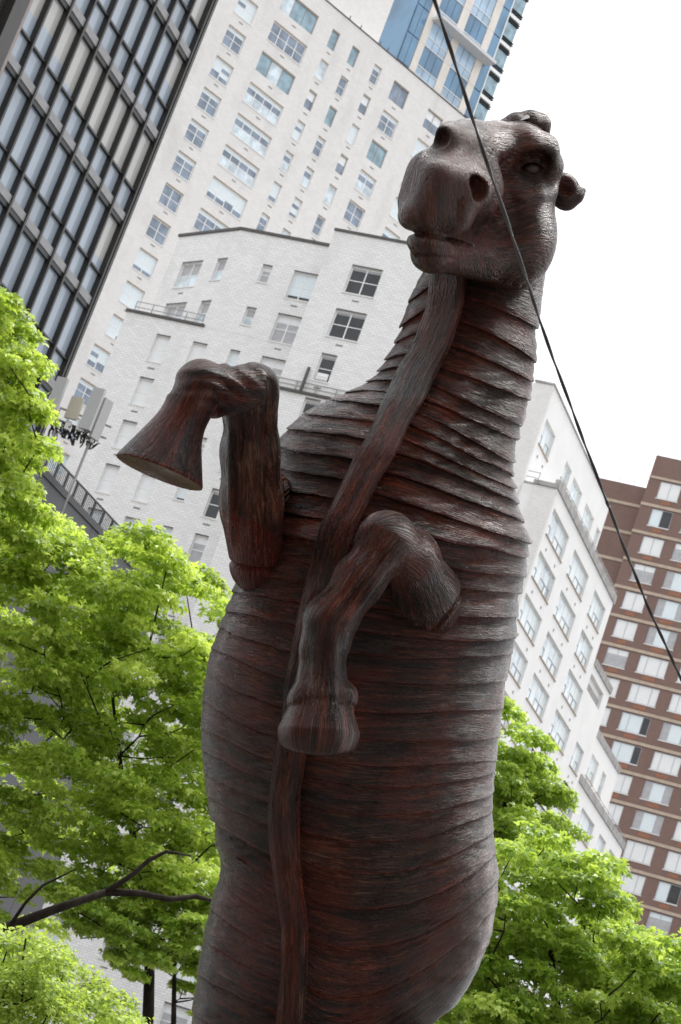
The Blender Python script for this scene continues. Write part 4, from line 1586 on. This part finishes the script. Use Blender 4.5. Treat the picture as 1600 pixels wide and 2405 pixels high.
# right-hand trees
polyE = [(1100, 1640), (1200, 1645), (1225, 1690), (1245, 1730), (1275, 1745), (1285, 1790), (1300, 1830), (1310, 1880), (1340, 1930), (1330, 1980), (1230, 2010), (1100, 2050)]
C, R_ = clumps(polyE, 50, 2.0, 78, .24, .50, 6)
tree('street_tree', 'darker green tree standing close against the right flank of the horse', [ground_pt(1130, 2900, 50), at(1140, 2300, 50), at(1170, 2050, 50), at(1190, 1850, 50)],
     C, R_, 15000, .12, 36, M_LEAF2, frac=.5)
polyF = [(1080, 2060), (1160, 1990), (1230, 1960), (1290, 1955), (1350, 1990), (1400, 2010), (1440, 2050), (1470, 2120), (1510, 2160), (1560, 2210), (1620, 2230), (1720, 2330), (1720, 2560), (980, 2560), (1010, 2405)]
C, R_ = clumps(polyF, 36, 1.9, 300, .22, .46, 7)
tree('honey_locust_tree', 'broad spreading fresh green tree crown at the lower right', [ground_pt(1290, 3100, 36), at(1300, 2700, 36), at(1310, 2400, 36), at(1290, 2200, 36)],
     C, R_, 56000, .105, 37, M_LEAF2, frac=.35)

# ------------------------------------------------------------------ the overhead cable
cpx = [(985, -120, 8.4), (1020, 0, 8.5), (1060, 120, 8.6), (1105, 265, 8.8), (1150, 400, 9.0), (1195, 530, 9.3), (1235, 650, 9.6), (1262, 735, 9.8), (1302, 850, 10.0), (1345, 965, 10.2),
       (1378, 1055, 10.4), (1424, 1175, 10.6), (1432, 1195, 10.6), (1460, 1270, 10.8), (1490, 1345, 11.0), (1520, 1420, 11.1), (1548, 1482, 11.2), (1575, 1540, 11.3), (1600, 1595, 11.4), (1660, 1720, 11.6), (1900, 2150, 12.5)]
p0 = at(*cpx[0])
cbl = MB()
pts = [Vector(at(*p)) for p in cpx]
fine = []
for i in range(len(pts) - 1):
    for j in range(6): fine.append(pts[i].lerp(pts[i + 1], j / 6))
fine.append(pts[-1])
wire = MB()
for s in range(2):
    tw_ = []
    for i, p in enumerate(fine):
        w = i * .55 + s * math.pi
        tw_.append(tuple(p + Vector(CR) * math.cos(w) * .0035 + Vector(_fw) * math.sin(w) * .0035))
    wire.tube(tw_, .0048 if s else .0040, 7)
tag(wire.build('overhead_cable', plain('black_cable', (.012, .011, .010), .4), smooth=True),
    'twisted black overhead cable running diagonally in front of the horse', 'cable')

# ------------------------------------------------------------------ unseen houses round the camera, added to darken reflections on horse and glass
def unseen_street_house(x, y, rz, w, h, d, mat, label, seed):
    r = empty('street_house', (x, y, 0), rz)
    tag(r, label, 'building')
    ho = []
    k = random.Random(seed)
    nz = int(h // 3.4)
    for i in range(int(w // 3.2)):
        for j in range(nz):
            u_, z_ = -w / 2 + 1.1 + i * 3.2, 3.0 + j * 3.4
            ho.append((u_, u_ + 1.4, z_ - 1.9, z_))
            me_ = pane_mesh(1.4, 1.9, .4 if k.random() < .5 else 0, G_BLIND, G_SKY_PAINTED)
            obj('window', me_, None, r, (u_, .15, z_ - 1.9))
    wall_face('brick_wall', r, mat, -w / 2, w / 2, 0, h, ho, depth=d)
    MB().box(-w / 2 - .2, w / 2 + .2, -.35, .3, h + .003, h + .5).build('cornice', M_CONC, r)


for i, (x, y, rz, w, h, m) in enumerate(((-34, 4, math.pi / 2, 36, 22, M_B), (-16, -32, math.pi, 26, 20, M_B), (14, -36, math.pi, 32, 24, M_T), (40, -8, -math.pi / 2, 40, 21, M_B))):
    unseen_street_house(x, y, rz, w, h, 10, m, ['brown brick house far out of frame to the left', 'brown brick house behind the photographer, left of the cream one',
                 'cream brick house behind the photographer, mirrored in the dark block', 'brown brick house far out of frame to the right'][i], i)
